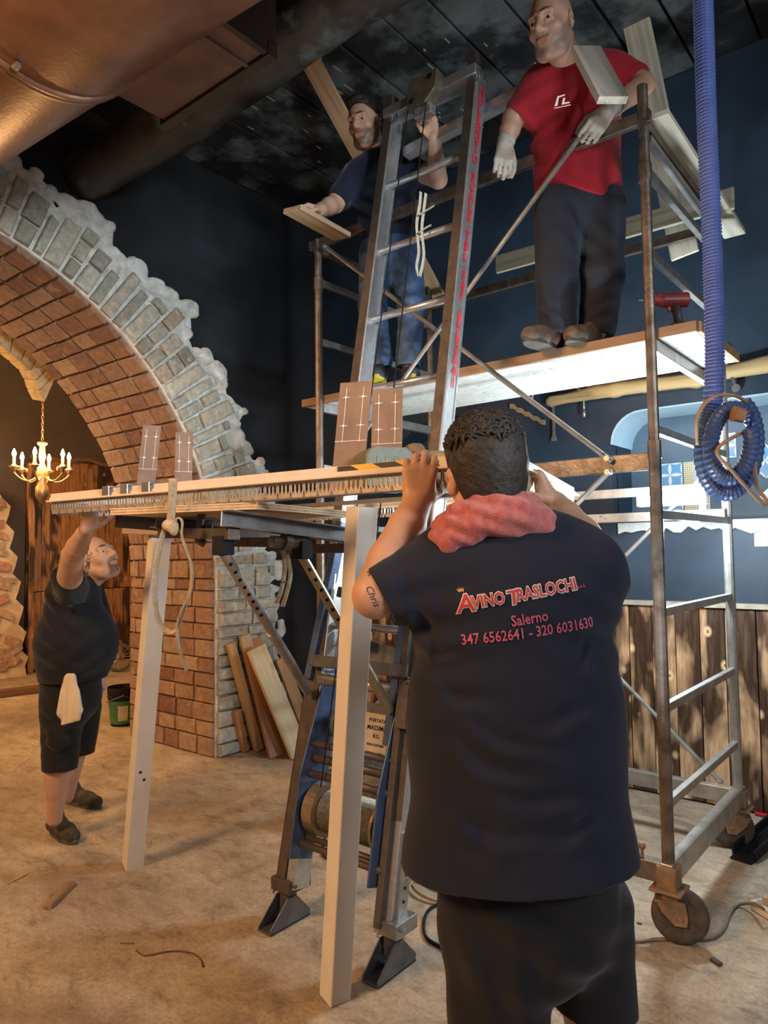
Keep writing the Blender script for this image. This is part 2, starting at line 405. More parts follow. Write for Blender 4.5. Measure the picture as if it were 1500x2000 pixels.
# ---- back wall: window recess, arched niche, doorless
def rrect(x0, x1, z0, z1, r, n=7):
    out = []
    for cx, cz, a0 in ((x1-r, z0+0.02, None), (x1-r, z1-r, 0), (x0+r, z1-r, 90), (x0+r, z0, None)):
        if a0 is None: out.append((x1 if cx > (x0+x1)/2 else x0, z0)); continue
        for k in range(n+1): a = math.radians(a0+90*k/n); out.append((cx+r*math.cos(a), cz+r*math.sin(a)))
    return out
rec = rrect(-1.76, 0.05, 1.66, 2.37, 0.20)
arc_c, arc_r, arc_z = -3.05, 0.66, 1.86
niche = [(arc_c+arc_r, 0.0+1.2)] + [(arc_c+arc_r*math.cos(math.pi*k/20), arc_z+arc_r*math.sin(math.pi*k/20)) for k in range(21)] + [(arc_c-arc_r, 1.2)]
mb = MB(); mb.prism([(XW, 0), (1.9, 0), (1.9, ZC+0.05), (XW, ZC+0.05)], (0, YW+0.05, 0), (1, 0, 0), (0, 0, 1), 0.10, [rec, niche])
def tunnel(mb, lp, y0, y1):
    n = len(lp); mb.add([(q[0], y0, q[1]) for q in lp] + [(q[0], y1, q[1]) for q in lp], [(i, (i+1) % n, (i+1) % n+n, i+n) for i in range(n)])
tunnel(mb, rec, YW+0.09, YW+0.36); tunnel(mb, niche, YW+0.09, YW+0.24)
mb.box((arc_c, YW+0.27, 1.86), (1.5, 0.04, 1.5))
wall_back = struct(mb.build('wall_back', m_navy))
MB().box((-0.85, YW+0.38, 2.05), (2.0, 0.05, 0.9)).build('recess_back', plain('recess_blue', (0.10, 0.15, 0.20), 0.6, 0, 0.15, 5), wall_back)
# pale painted lining of the recess
mb = MB(); n = len(rec)
o2 = [(-0.855+(q[0]+0.855)*0.985, 2.05+(q[1]-2.05)*0.97) for q in rec]
for k in range(1, n-1):
    a, b, c, d = rec[k-1], rec[k], o2[k], o2[k-1]
    mb.add([(a[0], YW-0.004, a[1]), (b[0], YW-0.004, b[1]), (b[0], YW+0.35, b[1]), (a[0], YW+0.35, a[1]), (d[0], YW-0.004, d[1]), (c[0], YW-0.004, c[1]), (c[0], YW+0.35, c[1]), (d[0], YW+0.35, d[1])],
           [(0, 1, 5, 4), (4, 5, 6, 7), (0, 4, 7, 3), (1, 2, 6, 5), (0, 3, 2, 1), (3, 7, 6, 2)])
mb.build('recess_lining', plain('recess_pale', (0.42, 0.58, 0.68), 0.6, 0, 0.08, 4, 0.1), wall_back)
# tiles of the recess
def tile_mat(name, kind):
    t = NT(name); uv = t.pos(kind='Object'); sx = t.new('SeparateXYZ'); t.l(uv, sx.inputs[0])
    def math_(op, a, b=None):
        m = t.new('Math', operation=op)
        for s_, q in zip(m.inputs, (a, b)):
            if q is None: continue
            if hasattr(q, 'is_linked'): t.l(q, s_)
            else: s_.default_value = q
        return m.outputs[0]
    x, z = sx.outputs[0], sx.outputs[2]
    if kind == 'petal':     # white petals on the edges of blue squares, four to a tile
        u = math_('ABSOLUTE', math_('SUBTRACT', math_('FRACT', math_('MULTIPLY', math_('ADD', x, 0.5), 2.0)), 0.5))
        w = math_('ABSOLUTE', math_('SUBTRACT', math_('FRACT', math_('MULTIPLY', math_('ADD', z, 0.5), 2.0)), 0.5))
        p1 = math_('LESS_THAN', math_('ADD', math_('SUBTRACT', 0.5, u), math_('MULTIPLY', math_('MULTIPLY', w, w), 0.55)), 0.14)
        p2 = math_('LESS_THAN', math_('ADD', math_('SUBTRACT', 0.5, w), math_('MULTIPLY', math_('MULTIPLY', u, u), 0.55)), 0.14)
        m = math_('MAXIMUM', p1, p2); c = t.mix(m, (0.16, 0.36, 0.60), (0.75, 0.78, 0.76))
    else:
        ck = t.new('TexChecker'); mp = t.new('Mapping'); t.l(uv, mp.inputs[0]); mp.inputs['Rotation'].default_value = (0, math.radians(45), 0); mp.inputs['Location'].default_value = (0.01, 0.01, 0.013)
        t.l(mp.outputs[0], ck.inputs[0]); ck.inputs['Scale'].default_value = 17; ck.inputs[1].default_value = (0.46, 0.33, 0.07, 1); ck.inputs[2].default_value = (0.78, 0.76, 0.68, 1)
        r = math_('ADD', math_('ABSOLUTE', x), math_('ABSOLUTE', math_('SUBTRACT', math_('ABSOLUTE', z), 0.22)))
        c = t.mix(math_('LESS_THAN', r, 0.17), ck.outputs[0], (0.45, 0.66, 0.72))
    t.col(c); return t.done(0.22)
m_petal, m_check = tile_mat('blue_petal_tile', 'petal'), tile_mat('yellow_check_tile', 'check')
m_rough = plain('broken_plaster', (0.55, 0.57, 0.55), 0.85, 0, 0.3, 9, 0.8)
mb = MB(); mb.box((0, 0, 0), (0.985, 0.07, 0.985)); tile_p = mb.build('tile', m_petal, wall_back, bevel=0.012); tile_p.location = V((-1.39, 0, 1.9)) ; tl = 0.158
def tile(x, z, kind, first=None, y=YW+0.35, rot=0):
    o = first or bpy.data.objects.new('tile', tile_p.data if kind == 'p' else tile_c.data)
    if not first: COL.objects.link(o); o.parent = wall_back
    c, s_ = math.cos(rot)*tl, math.sin(rot)*tl
    o.matrix_local = mat4(V((x, y, z)), V((c, 0, s_)), V((0, tl, 0)), V((-s_, 0, c)))
tile_c = MB().box((0, 0, 0), (0.985, 0.07, 0.985)).build('tile', m_check, wall_back, bevel=0.012)
tile(-1.50, 1.975, 'p', tile_p); tile(-1.335, 1.975, 'c', tile_c)
for x, z, k, r in ((-1.50, 1.815, 'p', 0), (-1.335, 1.815, 'c', 0), (-1.17, 2.135, 'p', 0), (-0.93, 2.02, 'p', 0.8), (-0.80, 2.13, 'p', 0), (-0.86, 1.80, 'p', 0.75), (-0.62, 1.82, 'c', 0), (-0.62, 1.98, 'c', 0), (-0.42, 1.9, 'p', 0.1)):
    tile(x, z, k, None, YW+0.35, r)
for x in (-0.86, -0.70, -0.54): tile(x, 1.575, 'p', None, YW+0.005)
# broken plaster below the recess sill
def ragged(seed, n, base, amp):
    r = random.Random(seed); return [base + amp*(r.random()-0.5) for _ in range(n)]
top = [(-1.72+0.043*k, 1.655) for k in range(42)]; lo = ragged(3, 42, 1.60, 0.05)
MB().prism([(q[0], z-(0.03 if q[0] > -1.0 else 0)) for q, z in zip(top, lo)] + top[::-1], (0, YW-0.012, 0), (1, 0, 0), (0, 0, 1), 0.03).build('broken_sill', m_rough, wall_back)
# ---- wainscot of scorched boards
wains = struct(MB().box((-1.3, YW-0.006, 0.57), (6.1, 0.012, 1.14)).build('trim_1', m_dark))
m_burn = burnt('scorched_pine', (0.66, 0.42, 0.24), (0.045, 0.022, 0.013), cover=0.50)
x = XW+0.02
while x < 1.6:
    w = random.choice((0.115, 0.14, 0.165)); MB().box((x+w/2, YW-0.024-random.uniform(0, .006), 0.575), (w-0.005, 0.026, 1.13)).build('plank', m_burn, wains, bevel=0.003); x += w
MB().box((-1.3, YW-0.035, 1.158), (6.1, 0.06, 0.028)).build('cap_rail', plain('rail_wood', (0.42, 0.38, 0.30), 0.6), wains)
# ---- arch wall
AY, AZ, AR, AT = 1.18, 1.303, 2.19, 1.08     # centre, springing height, radius, thickness
def arch_pt(a, r): return (AY+r*math.cos(a), AZ+r*math.sin(a))
hole = [(AY+AR, -0.001)] + [arch_pt(math.pi*k/40, AR) for k in range(41)] + [(AY-AR, -0.001)]
outer = [(YW, 0), (YW, ZC+0.05), (-2.2, ZC+0.05), (-2.2, 0)]
mb = MB()
poly = [(AY+AR, 0)] + [arch_pt(math.pi*k/40, AR+0.02) for k in range(41)] + [(AY-AR, 0), (-2.2, 0), (-2.2, ZC+0.05), (YW, ZC+0.05), (YW, 0)]
mb.prism(poly[::-1], (XW-AT/2-0.02, 0, 0), (0, 1, 0), (0, 0, 1), AT-0.0)
wall_left = struct(mb.build('wall_left', m_dark))
m_stone = masonry('grey_stone', [(0.46, 0.43, 0.34), (0.56, 0.54, 0.45), (0.33, 0.32, 0.25), (0.62, 0.59, 0.48), (0.52, 0.46, 0.37), (0.46, 0.46, 0.38), (0.38, 0.36, 0.29), (0.58, 0.55, 0.46), (0.50, 0.30, 0.20)], (0.64, 0.64, 0.59))
m_brick = masonry('warm_brick', [(0.32, 0.18, 0.115), (0.40, 0.25, 0.165), (0.25, 0.14, 0.10), (0.45, 0.31, 0.21), (0.36, 0.22, 0.15), (0.42, 0.29, 0.20), (0.24, 0.12, 0.08)], (0.44, 0.29, 0.19))
m_mortar = plain('pale_mortar', (0.66, 0.66, 0.61), 0.9, 0, 0.3, 14, 0.9, 0.2, 30)
m_bmortar = plain('brown_mortar', (0.44, 0.29, 0.18), 0.9, 0, 0.3, 14, 0.6, 0.2, 30)
def stone_mesh(seed, mat, jit=0.05, inset=0.10):
    r = random.Random(seed); j = lambda: r.uniform(-jit, jit)
    vs = []
    for z, k in ((-0.5, 0), (0.32, 0), (0.5, inset)):
        for sx, sy in ((-1, -1), (1, -1), (1, 1), (-1, 1)):
            vs.append((sx*(0.5-k*0.6)+(j() if z > 0 else 0), sy*(0.5-k)+(j() if z > 0 else 0), z+(j() if z > 0.4 else 0)))
    fs = [(3, 2, 1, 0), (8, 9, 10, 11)] + [(b+i, b+(i+1) % 4, b+4+(i+1) % 4, b+4+i) for b in (0, 4) for i in range(4)]
    me = bpy.data.meshes.new('stone'); me.from_pydata(vs, [], fs); me.update(); me.materials.append(mat); return me
ST = [stone_mesh(i, m_stone) for i in range(7)]; BR = [stone_mesh(20+i, m_brick, 0.03, 0.05) for i in range(6)]
EX = V((1, 0, 0))
def put(ms, name, c, u, v, w, su, sv, sw): place(random.choice(ms), name, wall_left, mat4(c, u*su, v*sv, w*sw))
# pale mortar bed of the face ring with a ragged outer edge, then the pillar below it
def ring_edge(a, seed=0):
    return 2.74 - 0.06*min(a, 1.9) + 0.05*math.sin(a*23+1.3) + 0.045*math.sin(a*41+0.4) + 0.03*math.sin(a*67) + 0.02*math.sin(a*120)
AMAX = math.pi*0.80
rr_ = [ring_edge(AMAX*k/150) for k in range(151)]
bed = [arch_pt(AMAX*k/150, AR) for k in range(151)] + [arch_pt(AMAX*k/150, rr_[k]) for k in range(150, -1, -1)]
zs = [AZ*k/26 for k in range(27)]
pe = [AY+AR+0.58+0.06*math.sin(k*1.9)+0.04*math.sin(k*3.7+1) for k in range(27)]; pe[-1] = AY+rr_[0]
bed = bed[:151] + bed[151:] + [(pe[k], zs[k]) for k in range(25, -1, -1)] + [(AY+AR, 0.0)]
MB().prism(bed[::-1], (XW+0.005, 0, 0), (0, 1, 0), (0, 0, 1), 0.035).build('mortar_bed', m_mortar, wall_left)
# knobbly plaster lumps along the ragged edge
S = Body(0.012); a = 0.02
while a < AMAX-0.05:
    q = arch_pt(a, ring_edge(a)-0.035+random.uniform(-0.03, 0.05)); r = random.uniform(0.04, 0.095)
    S.ell((XW+0.012, q[0], q[1]), (0.034, r, r*random.uniform(0.6, 1.2)), (EX, V((0, 1, 0)), V((0, 0, 1))), 0.008); a += random.uniform(0.014, 0.045)
    if random.random() < 0.5:
        q = arch_pt(a, ring_edge(a)-random.uniform(0.09, 0.16)); S.ell((XW+0.015, q[0], q[1]), (0.03, 0.05, 0.05), (EX, V((0, 1, 0)), V((0, 0, 1))), 0.03)
for k in range(24):
    S.ell((XW+0.018, pe[k]-0.02+random.uniform(-.03, .03), zs[k]+0.03), (0.035, random.uniform(.04, .07), random.uniform(.04, .08)), (EX, V((0, 1, 0)), V((0, 0, 1))), 0.03)
nf = noise3(4, 55, 8); nf3 = noise3(5, 130, 8); S.warp(lambda X, Y, Z: 0.012*nf(X, Y, Z)+0.006*nf3(X, Y, Z)); S.cut((XW+0.036, 0, 0), EX); S.build('ragged_plaster', m_mortar, wall_left)
a = 0.0
while a < AMAX-0.05:
    da = random.uniform(0.085, 0.145)/2.45; am = a+da/2; tg = V((0, -math.sin(am), math.cos(am))); rd = V((0, math.cos(am), math.sin(am)))
    end = ring_edge(am)-random.uniform(0.05, 0.16); r = AR+0.004
    while r < end-0.05:
        L = min(random.choice((random.uniform(.12, .2), random.uniform(0.22, 0.40))), end-r)
        if end-r-L < 0.07: L = end-r
        rm = r+L/2; q = arch_pt(am, rm)
        put(ST, 'stone', V((XW+0.03+random.uniform(0, 0.012), q[0], q[1])), rd, tg, EX, L-random.uniform(0.016, 0.03), da*rm-random.uniform(0.018, 0.034), 0.05); r += L
    a += da
z = 0.0
while z < AZ-0.04:
    h = random.uniform(0.075, 0.125); y = AY+AR+0.004; end = AY+AR+0.56+random.uniform(-0.05, 0.04)
    while y < end-0.06:
        L = min(random.uniform(0.16, 0.34), end-y)
        if end-y-L < 0.07: L = end-y
        put(ST, 'stone', V((XW+0.03+random.uniform(0, 0.012), y+L/2, z+h/2)), V((0, 1, 0)), V((0, 0, 1)), EX, L-0.012, h-0.014, 0.06); y += L
    z += h
# underside of the arch and the jamb: warm bricks (far side first is cut to the visible half and a little more)
pts = [(0.0, i) for i in range(2)]
a = 0.0
while a < AMAX-0.05:
    da = random.uniform(0.118, 0.15)/AR; am = a+da/2; tg = V((0, -math.sin(am), math.cos(am))); rd = V((0, math.cos(am), math.sin(am)))
    x = XW+0.012; 
    while x > XW-AT+0.02:
        L = min(random.uniform(0.17, 0.29), x-(XW-AT))
        if x-L-(XW-AT) < 0.07: L = x-(XW-AT)
        q = arch_pt(am, AR-0.004); put(BR, 'brick', V((x-L/2, q[0], q[1])), -EX, tg, -rd, L-0.015, da*AR-random.uniform(0.012, 0.022), 0.05+random.uniform(0, .012)); x -= L
    a += da
z = 0.0
while z < AZ-0.03:
    h = random.uniform(0.10, 0.14); x = XW+0.012; h = min(h, AZ-z)
    while x > XW-AT+0.02:
        L = min(random.uniform(0.15, 0.27), x-(XW-AT))
        if x-L-(XW-AT) < 0.06: L = x-(XW-AT)
        put(BR, 'brick', V((x-L/2, AY+AR-0.002, z+h/2)), EX, V((0, 0, 1)), V((0, -1, 0)), L-0.010, h-0.011, 0.05+random.uniform(0, .01)); x -= L
    z += h
lin = [arch_pt(AMAX*k/60, AR) for k in range(61)]
mb = MB(); pl = [(AY+AR, 0)] + lin
mb.add([(XW, q[0], q[1]) for q in pl] + [(XW-AT, q[0], q[1]) for q in pl], [(i, i+1, i+1+len(pl), i+len(pl)) for i in range(len(pl)-1)])
mb.build('brick_bed', m_bmortar, wall_left)
# ---- groin of the next vault, beyond the arch: yellow stone web ending in a point
m_ystone = masonry('yellow_stone', [(0.50, 0.38, 0.20), (0.58, 0.46, 0.27), (0.44, 0.33, 0.17)], (0.62, 0.5, 0.32))
gw = struct(MB().box((XW-AT-0.42, 0.1, ZC+0.3), (0.8, 4.0, 0.5)).build('trim_2', m_dark))
up_ = [(-30, 612), (0, 632), (30, 646), (58, 672), (76, 697), (98, 716), (112, 728), (103, 750)]
dn_ = [(-30, 660), (0, 676), (20, 691), (40, 708), (60, 726), (70, 745), (76, 765), (88, 787)]
YST = [stone_mesh(60+i, m_ystone, 0.03, 0.05) for i in range(4)]
for k in range(7):
    q = [on_x(*up_[k], XW-AT-0.10), on_x(*up_[k+1], XW-AT-0.10), on_x(*dn_[k+1], XW-AT-0.20), on_x(*dn_[k], XW-AT-0.20)]
    mb = MB(); cc = sum(q, V((0, 0, 0)))/4; q = [cc+(w-cc)*0.97 for w in q]; bk = [w+V((-0.22, 0, 0.05)) for w in q]
    mb.add(q+bk, [(3, 2, 1, 0), (4, 5, 6, 7), (0, 1, 5, 4), (1, 2, 6, 5), (2, 3, 7, 6), (3, 0, 4, 7)]); mb.build('stone', m_ystone, gw, bevel=0.012)
# ---- far room beyond the arch
wall_far = struct(MB().box((-9.62, 4.2, 2.6), (0.2, 11, 5.6)).build('wall_far', plain('far_plaster', (0.10, 0.075, 0.06), 0.75, 0, 0.25, 1.5)))
struct(MB().box((-7.5, YW+3.2, 2.6), (4.4, 0.2, 5.6)).build('wall_right', plain('far_plaster', (0.10, 0.075, 0.06))))
struct(MB().box((-7.6, 3.0, 5.3), (4.4, 11, 0.2)).build('ceiling_far', m_dark))
# scorched partition
part = struct(MB().box((-9.48, 5.15, 1.36), (0.03, 1.66, 2.72)).build('trim_3', m_dark))
m_burn2 = burnt('scorched_red_pine', (0.46, 0.22, 0.09), (0.045, 0.025, 0.016), cover=0.56)
y = 4.36
while y < 5.97:
    w = random.choice((0.11, 0.13, 0.15))
    for z0, z1 in ((0.02, 1.02), (1.03, 2.76)): MB().box((-9.44, y+w/2, (z0+z1)/2), (0.03, w-0.006, z1-z0)).build('plank', m_burn2, part, bevel=0.004)
    y += w
mb = MB(); mb.tube(spline([(-9.40, 4.32+0.165*k, 2.79+0.03*math.sin(k*1.7)) for k in range(11)], 4), 0.028, 6); mb.build('edge_branch', wood('branch_wood', (0.30, 0.17, 0.09), (0, 1, 0)), part)
MB().box((-9.36, 4.31, 1.35), (0.10, 0.07, 2.7)).build('corner_post', m_burn2, part, bevel=0.006)
# rubble wall at the picture's left edge
rub = MB(); edge = [(2.3, 0), (4.22, 0)] + [(4.20-0.26*(k/20)**1.3+0.05*math.sin(k*2.1), 0.12+2.1*k/20) for k in range(21)] + [(3.80, 2.38), (3.6, 2.43), (3.5, 2.5), (2.3, 2.62)]
wr = struct(rub.prism(edge, (-9.30, 0, 0), (0, 1, 0), (0, 0, 1), 0.16).build('wall_rubble', plain('rubble_plaster', (0.52, 0.40, 0.26), 0.9, 0, 0.25, 8, 0.9)))
m_rub = masonry('rubble_stone', [(0.42, 0.30, 0.20), (0.52, 0.38, 0.25), (0.45, 0.22, 0.14), (0.38, 0.28, 0.20)], (0.55, 0.42, 0.28))
RB = [stone_mesh(80+i, m_rub, 0.13, 0.16) for i in range(6)]
y = 3.0
for k in range(120):
    yy, zz = random.uniform(3.1, 4.1), random.uniform(0.08, 2.25)
    if yy > 4.10-0.26*(zz/2.1)**1.3: continue
    a = random.uniform(-0.5, 0.5)
    place(random.choice(RB), 'stone', wr, mat4(V((-9.215, yy, zz)), V((0, math.cos(a), math.sin(a)))*random.uniform(.1, .26), V((0, -math.sin(a), math.cos(a)))*random.uniform(.07, .13), EX*0.05))
# ---- log beam, boxed beam and the big duct overhead
m_log = plain('charred_log', (0.030, 0.026, 0.022), 0.5, 0, 0.5, 8, 0.9, 0.5, 16, ((0.10, 0.12, 0.11), 1.6, 0.58))
S = Body(0.03); S.chain([(XW+0.02, 2.34, 3.97), (-3.2, 2.32, 3.96), (-2.2, 2.30, 3.99), (-1.2, 2.31, 3.98), (-0.2, 2.33, 4.03), (0.9, 2.3, 4.06)], [0.155, 0.15, 0.14, 0.15, 0.14, 0.15], 0.05)
nl = noise3(9, 14); S.warp(lambda X, Y, Z: 0.022*nl(X*0.35, Y, Z)); o = S.build('beam_log', m_log, None); o['kind'] = 'structure'
m_box = plain('brown_boards', (0.11, 0.050, 0.030), 0.55, 0, 0.25, 6, 0.3)
bx = struct(MB().box((-2.685, 1.86, 4.05), (0.77, 0.44, 0.70)).build('beam_boxed', m_box, bevel=0.004))
m_box2 = plain('dark_trim', (0.030, 0.017, 0.012), 0.5)
MB().box((-2.685, 2.075, 3.71), (0.82, 0.05, 0.06)).build('edge_trim', m_box2, bx); MB().box((-2.295, 1.86, 4.05), (0.03, 0.48, 0.72)).build('end_trim', m_box2, bx)
MB().box((-2.42, 1.85, 3.695), (0.02, 0.42, 0.02)).build('batten', m_box, bx)
du = thing('air_duct', 'fat brown painted round air duct crossing overhead in front of the arch', 'duct', (-2.6, 1.14, 3.58))
m_duct = plain('brown_duct', (0.20, 0.092, 0.052), 0.36, 0.25, 0.22, 9, 0.25, 0.6, 60, ((0.42, 0.30, 0.22), 26, 0.70))
mb = MB(); A, B = V((-4.25, 1.087, 3.694)), V((0.1, 1.243, 3.556)); RD = 0.455
mb.tube([A+(B-A)*k/12 for k in range(13)], RD, 48); mb.build('duct_pipe', m_duct, du, smooth=True)
for f in (0.40, 0.80):
    c = A+(B-A)*f; ax = (B-A).normalized(); MB().lathe([(RD-0.02, -0.03), (RD+0.012, -0.024), (RD+0.012, -0.004), (RD+0.004, 0), (RD+0.012, 0.004), (RD+0.012, 0.024), (RD-0.02, 0.03)], c, ax, 48).build('seam_ring', m_duct, du, smooth=True)
m_bolt = plain('bolt_steel', (0.5, 0.46, 0.42), 0.3, 0.9)
for k in range(2):
    x_, y_, z_ = frame(B-A); th = math.radians(250+k*9); c = A+(B-A)*0.415; q = c+(x_*math.cos(th)+y_*math.sin(th))*(RD+0.015); MB().lathe([(0.012, -0.01), (0.012, 0.012)], q, (B-A), 8).build('rivet', m_bolt, du)
# ================================================================== SCAFFOLD
m_rust = plain('splattered_steel', (0.21, 0.168, 0.135), 0.42, 0.75, 0.45, 14, 0.35, 0.5, 60, ((0.36, 0.33, 0.28), 17, 0.60))
m_galv = plain('galvanised', (0.42, 0.41, 0.39), 0.38, 0.8, 0.25, 12, 0.2, 0.5, 50, ((0.16, 0.13, 0.11), 13, 0.62))
m_cast = plain('rusty_caster', (0.27, 0.17, 0.10), 0.7, 0.3, 0.35, 22, 0.5)
m_rubber = plain('worn_rubber', (0.075, 0.058, 0.046), 0.85, 0, 0.3, 30, 0.4)
X0, X1, Y0, Y1 = -2.77, -0.938, 2.86, 3.935
sc = thing('scaffold_tower', 'rust-stained mobile scaffold tower on casters carrying the two upper men', 'scaffold', (-1.85, 3.4, 0))
for x, y, top, mt in ((X1, Y0, 3.37, m_rust), (X1, Y1, 3.30, m_galv), (X0, Y0, 3.26, m_rust), (X0, Y1, 3.36, m_rust)):
    p = MB(); p.tube([(x, y, 0.24), (x, y, 1.92)], 0.0245, 12); p.tube([(x, y, 1.92), (x, y, top)], 0.0215, 12)
    for z in (1.90, 3.02): p.tube([(x, y, z-0.05), (x, y, z+0.02)], 0.027, 12)
    p.build('post', mt, sc, smooth=False)
    p = MB(); p.box((x, y, 0.245), (0.075, 0.075, 0.085)); p.box((x, y, 0.20), (0.12, 0.12, 0.012)); p.build('socket', m_cast, sc, bevel=0.004)
for x in (X0, X1):
    for z in (0.512, 0.875, 1.245, 1.63, 1.967, 2.68, 3.02): MB().bar((x, Y0+.02, z), (x, Y1-.02, z), 0.028, 0.034).build('rung', m_galv, sc, bevel=0.003)
    MB().bar((x, Y0-.03, 0.255), (x, Y1+.05, 0.255), 0.05, 0.085).build('base_beam', m_galv if x == X1 else m_rust, sc, bevel=0.004)
    MB().bar((x, Y0+.02, 2.305), (x, Y1-.02, 2.305), 0.035, 0.05).build('support_beam', m_galv, sc, bevel=0.003)
    MB().bar((x, Y0-.02, 3.205), (x, Y1+.02, 3.205), 0.036, 0.036).build('guard_rail', m_rust, sc, bevel=0.003)
for y in (Y0, Y1): MB().bar((X0, y, 0.255), (X1, y, 0.255), 0.05, 0.075).build('base_beam', m_rust if y == Y0 else m_galv, sc, bevel=0.004)
MB().bar((X0-.06, Y0, 3.235), (X1+.03, Y0, 3.235), 0.030, 0.052).build('guard_rail', m_rust, sc, bevel=0.003)
MB().bar((X0, Y1, 3.16), (X1, Y1, 3.16), 0.030, 0.050).build('guard_rail', m_rust, sc, bevel=0.003)
MB().bar((X0, Y0, 1.84), (X1, Y0, 1.84), 0.028, 0.07).build('ledger', m_rust, sc, bevel=0.003)
for z in (1.80, 1.665): MB().bar((X0, Y1-.03, z), (X1, Y1-.03, z), 0.03, 0.05).build('ledger', m_galv, sc, bevel=0.003)
def brace(a, b):
    m = MB(); a, b = V(a), V(b); m.tube([a, b], 0.0115, 8); d = (b-a).normalized()
    for q in (a+d*0.02, b-d*0.02): m.tube([q-V((0, .018, 0)), q+V((0, .018, 0))], 0.012, 8)
    m.build('brace', m_galv, sc)
brace((X0+.07, Y0-.03, 3.20), (-1.10, Y0-.03, 1.85)); brace((-1.14, Y0-.055, 3.27), (X0+.1, Y0-.055, 1.86)); brace((-1.10, Y0-.03, 1.82), (X0+.1, Y0-.03, 0.45))
brace((-0.99, Y1+.03, 1.93), (X0+.1, Y1+.03, 0.30)); brace((-1.02, Y1+.055, 0.28), (X0+.1, Y1+.055, 1.82))
MB().bar((X1-.0, Y0+.05, 3.17), (X1-.0, Y1+.03, 3.14), 0.03, 0.03).build('light_rail', m_galv, sc, bevel=0.003)
for k, (x, y) in enumerate(((X1, Y0), (X1, Y1), (X0, Y0), (X0, Y1))):
    ang = (math.radians(18), math.radians(200), 0.6, 2.0)[k]; d = V((math.cos(ang), math.sin(ang), 0)); s_ = V((-d.y, d.x, 0)); r = 0.104
    hub = V((x, y, r)) + d*0.035; f = MB()
    f.cyl((x, y, 0.155), (x, y, 0.197), 0.035, 0.035, 12)
    for sg in (-1, 1):
        e = s_*0.030*sg; f.prism([(-0.05, 0.16), (0.055, 0.16), (0.062, 0.10), (0.057, 0.075), (0.015, 0.075), (-0.03, 0.12)], V((x, y, 0))+e, d, V((0, 0, 1)), 0.006)
    f.box(V((x, y, 0.158)), (0.11, 0.068, 0.008), (d, s_, UP)); f.cyl(hub-s_*0.04, hub+s_*0.04, 0.009, 0.009, 8)
    c = f.build('caster', m_cast, sc, bevel=0.002)
    t = MB(); t.lathe([(0.066, -0.02), (0.082, -0.024), (r-.004, -0.018), (r, -0.007), (r, 0.007), (r-.004, 0.018), (0.082, 0.024), (0.066, 0.02)], hub, s_, 36); t.build('tyre', m_rubber, c, smooth=True)
    t = MB(); t.lathe([(0.012, -0.024), (0.028, -0.024), (0.03, -0.008), (0.055, -0.007), (0.067, -0.016), (0.067, 0.016), (0.055, 0.007), (0.03, 0.008), (0.028, 0.024), (0.012, 0.024)], hub, s_, 28); t.build('wheel_hub', m_cast, c, smooth=True)
    if k in (1,):
        MB().prism([(-0.02, 0.13), (0.05, 0.15), (0.10, 0.10), (0.12, 0.03), (0.10, 0.035), (0.07, 0.09), (0.0, 0.11)], hub*1.0-V((0, 0, r))+d*0.05, d, UP, 0.05).build('brake_pedal', m_galv, c, bevel=0.003)
mb = MB(); mb.lathe([(0.006, 0), (0.006, 0.03), (0.013, 0.035), (0.015, 0.045), (0.010, 0.056)], (X1-.10, Y0, 0.29), UP, 10); mb.build('lock_pin', m_cast, sc)
# deck of the tower
m_deck = plain('chipboard', (0.50, 0.49, 0.45), 0.6, 0, 0.12, 20, 0.2, 0.3, 50, ((0.17, 0.17, 0.165), 30, 0.56))
m_dedge = wood('deck_edge', (0.34, 0.20, 0.11), (1, 0, 0), knots=False)
bd = thing('scaffold_deck', 'long pale chipboard deck across the scaffold with worn orange edge, men standing on it', 'board', (-1.85, 3.2, 2.33))
MB().box((-1.85, 3.20, 2.350), (2.15, 0.60, 0.036)).build('panel', m_deck, bd, bevel=0.002)
MB().box((-1.85, 2.889, 2.352), (2.16, 0.022, 0.042)).build('edge_strip', m_dedge, bd, bevel=0.002)
MB().box((-0.765, 3.20, 2.352), (0.018, 0.60, 0.042)).build('edge_strip', m_dedge, bd, bevel=0.002)
# planks lodged on the tower
m_pine = lambda n, d, c=(0.52, 0.40, 0.25): wood(n, c, d)
def plank(name, a, b, w, t, hint, mat, label, cat='plank', bev=0.003):
    o = MB().bar(a, b, w, t, hint).build(name, mat, None, bevel=bev); c = V(a); 
    return tag(o, label, cat)
plank('plank', (-2.80, 2.74, 4.40), (-2.74, 3.99, 3.235), 0.125, 0.022, (0, 0.65, 0.75), m_pine('pine_prop', (0.05, 1.25, -1.17), (0.50, 0.36, 0.22)), 'sloping pine plank from the ceiling down behind the man in navy shirt')
a, b = on_y(1232, -10, 3.90), on_y(1338, 500, 4.0)
plank('plank', a, b, 0.145, 0.022, (0, 1, 0.05), m_pine('pine_tall', b-a, (0.66, 0.62, 0.50)), 'tall pale plank rising to the ceiling behind the man in red')
plank('plank', (X1+.035, Y0+.03, 3.245), (X1+.02, Y1+.32, 3.225), 0.11, 0.026, (0, 0, 1), m_pine('pine_rail', (0, 1, 0), (0.66, 0.63, 0.52)), 'wide pale plank lying along the right end guard rail under the taller plank')
plank('plank', (X0+.55, Y1-.035, 3.29), (X1+.10, Y1-.035, 3.27), 0.026, 0.11, (0, 0, 1), m_pine('pine_back', (1, 0, 0), (0.60, 0.54, 0.40)), 'pale board laid on edge along the rear guard rail of the scaffold')
